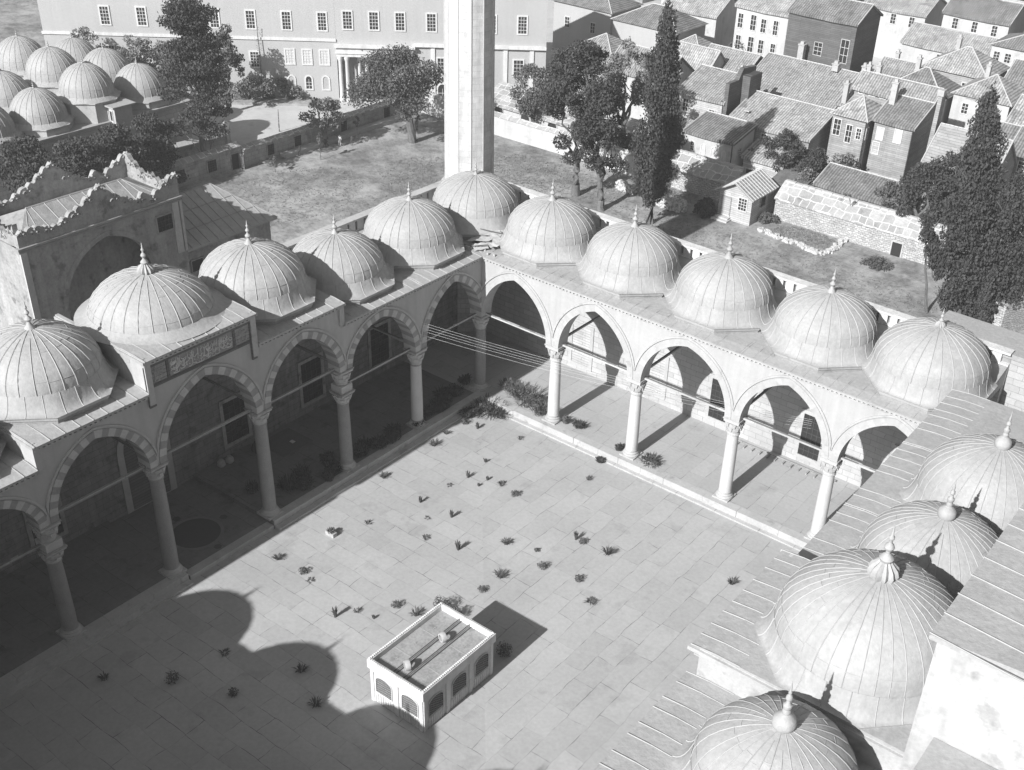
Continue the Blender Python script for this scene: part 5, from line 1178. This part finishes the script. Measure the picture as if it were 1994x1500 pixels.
def portal():
    b=MB(); b.box(11.2,18.6,-.35,1.7,3.0,3.9,0,TLB); b.box(11.0,18.8,-.6,1.7,3.9,4.15,0,TLB); b.box(11.1,18.7,-.45,1.7,3.3,3.38,0,TLB); b.build('entablature','white_paint',LB)
    for u in(11.5,12.15,13.25,14.0,16.9,17.6,18.3):
        b=MB(); c=TLB(u,-.1 if u in(11.5,12.15,17.6,18.3) else .8,0); b.lathe([(.26,G),(.26,G+.35),(.2,G+.4),(.17,2.5),(.22,2.62),(.27,2.75),(.27,3.0)],(c[0],c[1],0),14); b.build('column','white_paint',LB,smooth=True)
    b=MB(); C=arch_curve(14.5,16.4,.6,.6,1.55,8)
    for a,c in zip(C[:-1],C[1:]): b.face([TLB(a[0],1.55,a[1]),TLB(c[0],1.55,c[1]),TLB(c[0],1.55,3),TLB(a[0],1.55,3)])
    b.build('inner_wall','kerb',LB,recalc=False)
    b=MB(); pts=[(14.5,G),(16.4,G)]+[(x,z) for x,z in C[::-1]]; b.face([TLB(x,1.53,z) for x,z in pts]); b.build('doorway','void',LB,recalc=False)
    o1=offs(C,.0); o2=offs(C,.3); b=MB()
    for k in range(len(C)-1): b.prism([TLB(x,1.42,z) for x,z in (o1[k],o1[k+1],o2[k+1],o2[k])],[TLB(x,1.52,z) for x,z in (o1[k],o1[k+1],o2[k+1],o2[k])])
    b.box(14.2,14.5,1.42,1.52,G,.6,0,TLB); b.box(16.4,16.7,1.42,1.52,G,.6,0,TLB); b.build('arch','white_paint',LB)
    for u in(20.5,22.3,24.2,26.2,27.6,30.2):
        b=MB(); b.box(u-.2,u+.2,-.12,0,G,4.1,0,TLB); b.build('pilaster','white_paint',LB)
    for u in(21.4,25.2,28.9): window(LB,TLB,u,0,1.5,.9,1.5,dark='glass_dark',grid=(3,4),fr=.13,fm='white_paint'); window(LB,TLB,u,0,-1.3,.9,1.3,dark='glass_dark',grid=(2,3),fr=.13,fm='white_paint',arch=True)
    b=MB(); b.box(18.6,31.6,-.3,0,4.1,4.4,0,TLB); b.build('cornice','white_paint',LB)
portal()
b=MB(); b.box(-16,11,-1.8,-.1,G-.05,G+.25,0,TLB); o=b.build('rough_bank','stone_old',loc=TLB(-2,-1,G)); tag(o,'rough raised stony bank along the foot of the long building','bank')
# ---------------- houses ----------------
def house(lab,x0,x1,y0,y1,ze,zr,wall='wood_grey',roof='gable',wins=(),swins=(),yr=None,ov=.25,chim=(),tile='tile_x',zb=G,cat='house',ridge=True,name='house',group=None):
    t=thing(name,((x0+x1)/2,(y0+y1)/2,zb),lab,cat,group); tile=random.choice(['tile_x','tile_x','tile_dark','tile_pale']) if tile=='tile_x' else tile; yr=yr if yr is not None else (y0+y1)/2
    b=MB()
    if roof=='shed': A=[(y0,zb-.2),(y1,zb-.2),(y1,zr-.2),(y0,ze-.16)]
    elif roof=='gable': A=[(y0,zb-.2),(y1,zb-.2),(y1,ze-.16),(yr,zr-.2),(y0,ze-.16)]
    else: A=[(y0,zb-.2),(y1,zb-.2),(y1,ze),(y0,ze)]
    b.prism([(x0,y,z) for y,z in A],[(x1,y,z) for y,z in A]); b.build('wall',wall,t)
    r=MB(); n=max(2,int((x1-x0)/.8)); th=.2
    if roof in('gable','shed'):
        sl=(zr-ze)/((yr if roof=='gable' else y1)-y0); zo=ze-sl*ov
        B=[(y0-ov,zo),((yr if roof=='gable' else y1+.05),zr)]
        if roof=='gable': B+=[(y1+ov,ze-(zr-ze)/(y1-yr)*ov)]
        L=B+[(y,z-th) for y,z in B[::-1]]; xs=[x0-ov*.7+(x1-x0+1.4*ov)*i/max(2,int((x1-x0)/.9)) for i in range(max(2,int((x1-x0)/.9))+1)]; sg=random.uniform(.02,.10); prev=None
        for i,x in enumerate(xs):
            f=i/(len(xs)-1); dz=[-sg*math.sin(math.pi*f)+random.uniform(-.02,.02) for _ in B]; dz=dz+dz[::-1]
            cur=[(x,y,z+q) for (y,z),q in zip(L,dz)]
            if prev: r.prism(prev,cur,0,caps=False)
            if i in(0,len(xs)-1): r.face(cur)
            prev=cur
        r.build('roof',tile,t)
        if ridge:
            q=MB(); yy,zz=B[1]; x=x0-ov*.7
            while x<x1+ov*.7: q.tube([(x,yy,zz+.03+random.uniform(0,.02)),(min(x+.36,x1+ov*.7),yy,zz+.03)],.07,5); x+=.38
            q.tube([(x1+ov*.62,y0-ov,zo+.03),(x1+ov*.62,yy,zz+.03)],.055,5); q.tube([(x0-ov*.62,y0-ov,zo+.03),(x0-ov*.62,yy,zz+.03)],.055,5); q.build('ridge_tiles','ridge',t)
    else:
        o=ov; hx=min((y1-y0)/2,(x1-x0)/2-.05); P=[(x0-o,y0-o,ze),(x1+o,y0-o,ze),(x1+o,y1+o,ze),(x0-o,y1+o,ze)]; Q=[(x0+hx,yr,zr),(x1-hx,yr,zr)]
        r.face([P[0],P[1],Q[1],Q[0]]); r.face([P[1],P[2],Q[1]]); r.face([P[2],P[3],Q[0],Q[1]]); r.face([P[3],P[0],Q[0]]); r.face(P[::-1]); r.build('roof',tile,t)
        q=MB()
        for a,c in((Q[0],Q[1]),(P[0],Q[0]),(P[1],Q[1])): q.tube([a,c],.07,5)
        q.build('ridge_tiles','ridge',t)
    TF=lambda u,v,z:(u,y0+v,z); TS_=lambda u,v,z:(x1-v,u,z)
    for w_ in wins: 
        u,z,a,h=w_[:4]; m=w_[4] if len(w_)>4 else 'glass_dark'; window(t,TF,u,0,z,a,h,dark=m,grid=(2,3) if m=='glass_dark' else None,fr=.07,side=-1,arch=len(w_)>5,fm='white_paint' if wall!='wood_dark' else 'wood_pale')
    for (u,z,a,h) in swins: window(t,TS_,u,0,z,a,h,dark='glass_dark',grid=(2,3),fr=.07,side=-1,fm='wood_pale')
    for (x,y,z0,z1,s) in chim:
        c=MB(); c.box(x-s,x+s,y-s,y+s,z0,z1); c.box(x-s-.06,x+s+.06,y-s-.06,y+s+.06,z1,z1+.1); c.box(x-s*.6,x+s*.6,y-s*.6,y+s*.6,z1+.1,z1+.35); c.build('chimney','kerb',t)
    return t
A_=house('tall pale house with shed tile roof and dark party wall, nearest the black cypress',-16.2,-11.4,47,51,3.95,5.35,'wood_pale','shed',[(-15.3,2.2,.55,1.1),(-12.5,1.7,.55,1.2),(-15.3,-.4,.55,1.0)],chim=[(-16.6,47.5,0,5.2,.22),(-11.9,50.6,5,6.0,.2)])
b=MB(); b.box(-11.38,-11.0,46.9,51.6,G,5.6); b.prism([(-11.4,48.5,5.6),(-11.4,51.6,5.6),(-11.4,51.6,6.3),(-11.4,49.2,6.5)],[(-10.98,48.5,5.6),(-10.98,51.6,5.6),(-10.98,51.6,6.3),(-10.98,49.2,6.5)]); b.box(-10.98,-10.2,49.2,51.4,G,5.9); b.build('party_wall','wood_dark',A_)
house('low white house with four small arched windows and rough tiled roof',-12.1,-7.3,42,45.6,2.42,3.15,'whitewash','shed',[(-11.3,.75,.34,.62,'glass_dark',1),(-10.2,.6,.36,.75,'curtain',1),(-9.15,.6,.36,.72,'curtain',1),(-8.1,.5,.36,.72,'curtain',1)],[(43.2,.9,.4,.6)])
house('white lean to beside the low white house, half hidden by the cypress',-15.5,-12.2,42.4,45.4,1.5,2.2,'whitewash','shed',[],ridge=False)
house('long boarded house with low broad tiled roof between trees',-10.2,-2.3,46.2,50.6,2.95,4.35,'wood_grey','shed',[(-6.6,1.4,.5,.9)])
house('tiny tiled shed with a dark door beside the boarded house',-6.9,-3.1,43.4,45.9,1.05,1.75,'wood_pale','shed',[(-6.2,G+.05,.6,1.4,'void'),(-5.2,-.3,.4,.5)])
house('long narrow tiled shed roof behind the stone roofed range',.6,8.0,42.4,45,.9,1.8,'rubble','shed',[])
house('rough stone shed with a single dark square opening',-2.9,-.2,41.4,44.2,.45,1.0,'rubble','shed',[(-1.7,-.7,.5,.5,'void')],tile='grass_patch',ridge=False)
D_=house('big weathered wooden house, main wing with shuttered windows',1.85,5.35,49.7,53.1,4.95,6.2,'wood_grey','shed',[(2.35,1.9,.55,1.0,'wood_pale'),(2.5,3.2,.55,1.0,'curtain'),(4.1,3.3,.6,1.2,'curtain'),(2.7,-.6,.5,.7,'curtain'),(4.4,-.6,.5,.7,'curtain')],tile='tile_x')
house('projecting bay of the big wooden house under a small hip roof',-1.6,1.45,48.7,53.1,4.75,6.1,'wood_grey','hip',[(-1.05,3.0,.6,1.35),(.1,2.6,.5,1.5),(1.0,3.1,.4,.9),(-.6,-.3,.6,.8),(.6,-.2,.6,.8)],[(49.3,3.1,.4,.9)])
house('upper rear storey of the big wooden house with clerestory windows and chimney',-1.9,5.3,53.2,56.2,6.15,7.1,'wood_grey','gable',[(-1.2,5.6,.5,.35),(-.2,5.6,.5,.35),(.8,5.6,.5,.35)],chim=[(2.2,52.0,5.3,7.5,.25),(-.9,55.5,6.8,7.6,.2),(-1.7,55.2,6.8,7.5,.18)])
ct=thing('tall_chimney',(7.0,49.6,G),'tall slender square chimney standing right of the wooden house','chimney'); b=MB(); b.prism([(6.8,49.4,G),(7.25,49.4,G),(7.25,49.85,G),(6.8,49.85,G)],[(6.87,49.45,8.0),(7.2,49.45,8.0),(7.2,49.8,8.0),(6.87,49.8,8.0)]); b.build('shaft','wood_grey',ct); b=MB(); b.box(6.75,7.3,49.35,49.9,8.0,8.5); b.build('cap','kerb',ct)
house('boarded gable roofed house right of the tall chimney, half behind the cypress',7.8,13.5,46.6,52,3.6,5.9,'wood_grey','gable',[(9,1.2,.6,1.1)],tile='wood_grey')
house('wide tiled house in the middle distance, roof line cut by low dormers',-14.2,-4.6,55.5,64,2.9,5.1,'whitewash','gable',[(-10.8,1.5,.6,.6),(-9.4,1.5,.6,.6),(-5.6,1.4,.5,1.0,'curtain')],yr=60.5,chim=[(-3.9,56.2,2,5.2,.22),(-6.9,60,5,5.6,.3)])
house('tiled house wing right of the wide tiled roof',-4.4,-1.9,56,64,3.5,5.3,'whitewash','gable',[(-3.6,2.3,.5,.8),(-2.6,2.3,.5,.8)],yr=60.5,chim=[(-2.3,55.6,3,7.2,.2)])
house('big dark boarded house at the top with tall white framed window',-15.2,-7.8,65.5,71,8.3,9.6,'wood_dark','gable',[(-8.7,4.3,.8,2.2),(-11.5,4.5,.8,1.2)],chim=[(-12.8,64.6,3,5.4,.3)])
house('pale tall house with many windows left of the dark boarded one',-21.5,-15.3,66.2,71.5,7.6,8.8,'whitewash','gable',[(-20.9,3.1,.55,1.4),(-19.4,3.1,.6,1.5),(-18.2,3.2,.55,1.3),(-16.8,3.0,.5,1.4),(-20.9,5.3,.55,1.4),(-19.4,5.3,.6,1.5),(-18.2,5.3,.55,1.3),(-16.8,5.3,.5,1.4)])
house('small tiled house under the pale tall one, roof edge facing left',-21.0,-15.6,58.5,63.5,3.1,4.5,'wood_dark','gable',[(-18,1.6,.6,.7,'curtain')])
house('brown tiled cottage roof beside the round distant tree',-27.0,-21.8,60.5,66,2.6,4.4,'whitewash','hip',[(-25,.8,.6,.9)])
mid=[(-2.0,60.5,5.6,5.2,4.4,6.3,'hip','low hipped tile roof right behind the wooden house'),(4.1,62,5.2,6,4.9,6.5,'hip','hipped tile roof further right behind the wooden house'),(-1.5,68,6.5,6,5.0,6.9,'hip','broad hipped roof with pale ridges in the crowded quarter'),(6.0,70,6.5,6,4.6,6.2,'gable','long low tile roof in the crowded quarter near the right'),(10.0,60,6,6,4.2,5.8,'gable','worn tile roof right of the crowded roofs'),(12.5,53.5,5,5,3.8,5.2,'gable','low tile roof behind the very tall cypress'),(15.5,62,7,7,4.2,5.9,'hip','hipped tile roof above the very tall cypress top'),(8.5,54.5,3.6,4.5,3.6,4.9,'gable','small worn roof just right of the tall chimney'),
(17.5,48,6,6,3.0,4.4,'gable','low tiled house at the extreme right edge'),(-5.6,66.5,3.4,4.5,3.6,4.9,'gable','narrow tile roof below the dark boarded house')]
for (x,y,w_,d,ze,zr,k,l) in mid:
    house(l,x,x+w_,y,y+d,ze,zr,'wood_grey' if (int(x)+int(y))%2 else 'whitewash',k,[(x+w_*.25,ze-1.6,.55,.9),(x+w_*.7,ze-1.6,.55,.9)],chim=[(x+w_*.3,y+d*.6,zr-.6,zr+.5,.2)])
house('long white fronted house with dark eave line at the top right',-9.5,.3,83,89,3.2,4.6,'whitewash','gable',[(-1.7,1.4,.6,1.1,'void'),(-5,1.4,.6,1.1)])
house('white two storey house with paired dark windows at the top right',.6,7.5,82,88,4.9,6.2,'whitewash','hip',[(1.3,1.7,.6,1.0),(2.5,1.7,.6,1.0),(3.7,1.7,.6,1.0),(5.2,2.6,.75,1.3,'void'),(6.6,2.6,.75,1.3,'void'),(1.3,3.4,.6,.9),(2.5,3.4,.6,.9)])
house('small white gabled hut among the crowded roofs at the top right',4.6,6.9,76,79,3.8,5.0,'whitewash','gable',[])
t=thing('dark_arch',(9.5,84,G),'round arched dark entrance in a pale wall at the top right','building'); b=MB(); b.box(8,12.2,83,86,G,5.4); b.build('wall','whitewash',t); window(t,lambda u,v,z:(u,83+v,z),9.9,0,0,2.2,2.6,dark='void',grid=None,fr=.25,arch=True,side=-1)
# houses of the quarter behind (mostly beyond the top edge)
far=[]
random.seed(21)
for j,y in enumerate((74,92,101,111,122,134,147)):
    x=-62+ (j%2)*5
    while x<34:
        w_=random.uniform(6,10); yy=y+random.uniform(-2,2)
        clash=(y<90 and -23<x+w_ and x<14) or (y<80 and x<-30)
        if not clash: far.append((x,yy,w_,random.uniform(6,8),random.uniform(3,6.5)))
        x+=w_+random.uniform(.6,2.5)
GL='tile roofed house in the far quarter above the crowded roofs'
rw={}
for (x,y,w_,d,ze) in far:
    r_=min(range(7),key=lambda k:abs((74,92,101,111,122,134,147)[k]-y)); rw[r_]=rw.get(r_,0)+1
    house('tile roofed house in far row %d above the crowded roofs, number %d from the left'%(r_+1,rw[r_]),x,x+w_,y,y+d,ze,ze+1.5,random.choice(['whitewash','wood_grey','wood_pale','facade_plaster']),random.choice(['gable','hip','gable']),[(x+w_*f,ze-1.7,.6,1.1) for f in(.2,.5,.8)],group='houses of the far quarter')
for i,(x,y,w_,d,l) in enumerate(((-33,52,6,6,'beyond the long building'),(-25.5,49,6.5,5,'just right of the minaret top'),(-34,62,8,6,'above the broad dark tree'),(-23.5,56,5,4,'between the broad dark tree and the black cypress'),(-45,66,8,6,'behind the long building roof'),(-34,72,7,6,'far above the broad dark tree'),(-24,73,6,6,'left of the pale tall house'))):
    house('tiled house '+l,x,x+w_,y,y+d,3.2+i%3*.6,4.9+i%3*.6,'whitewash' if i%2 else 'facade_plaster','gable' if i%2 else 'hip',[(x+w_*f,1.2,.6,1.1) for f in(.25,.7)])
tag(sheet(-200,200,44.5,400,G+.006,'town_ground','road_dust'),kind='structure')

random.seed(5)
for (x,y,z,w_,h_,l) in ((-9.4,46.0,3.05,.5,.3,'pale skylight patch on the long low tiled roof'),(6.4,57,5.2,.9,.5,'pale boards laid on the worn roofs behind the tall chimney')):
    b=MB(); b.box(x,x+w_,y+1.2,y+1.2+h_,z+.42,z+.52); tag(b.build('roof_hatch','kerb',loc=(x,y,z)),l,'roof hatch')
t=thing('clothes_line',(-8.6,46,G),'washing hung on a line between the boarded house and the shed','washing'); b=MB(); b.tube([(-9.6,45.6,1.6),(-6.9,45.2,1.5)],.012,4); b.build('line','iron',t)
for i in range(5):
    x=-9.3+i*.5; b=MB(); b.box(x,x+random.uniform(.25,.4),45.4,45.42,.85+random.random()*.25,1.52); b.build('cloth','curtain',t)
dp=[(-7.36,41.9,2.35,'white arched window house'),(1.62,48.85,4.7,'wooden bay corner'),(5.3,49.62,4.8,'wooden main wing corner'),(-11.45,46.9,3.9,'tall pale house corner')]
for (x,y,z,l) in dp:
    b=MB(); b.tube([(x,y,G),(x+.03,y,z*.5),(x,y,z),(x-.15,y-.1,z+.1)],.045,6); tag(b.build('drain_pipe','iron',loc=(x,y,G)),'thin dark drain pipe on the '+l,'pipe')
# ---------------- faint summer haze ----------------
def haze():
    b=MB(); b.box(-330,70,-75,330,G-1.0,60)
    m=bpy.data.materials.new('haze'); m.use_nodes=True; t=m.node_tree; N=t.nodes
    for n in list(N): 
        if n.type=='BSDF_PRINCIPLED': N.remove(n)
    v=N.new('ShaderNodeVolumePrincipled'); v.inputs['Color'].default_value=(.86,.86,.86,1); v.inputs['Density'].default_value=0.0009; v.inputs['Anisotropy'].default_value=0.2
    t.links.new(v.outputs[0],N['Material Output'].inputs['Volume']); MATS['haze']=m
    o=b.build('haze','haze'); tag(o,kind='stuff')
haze()
sc.cycles.volume_bounces=0; sc.cycles.volume_step_rate=4; sc.cycles.volume_max_steps=64
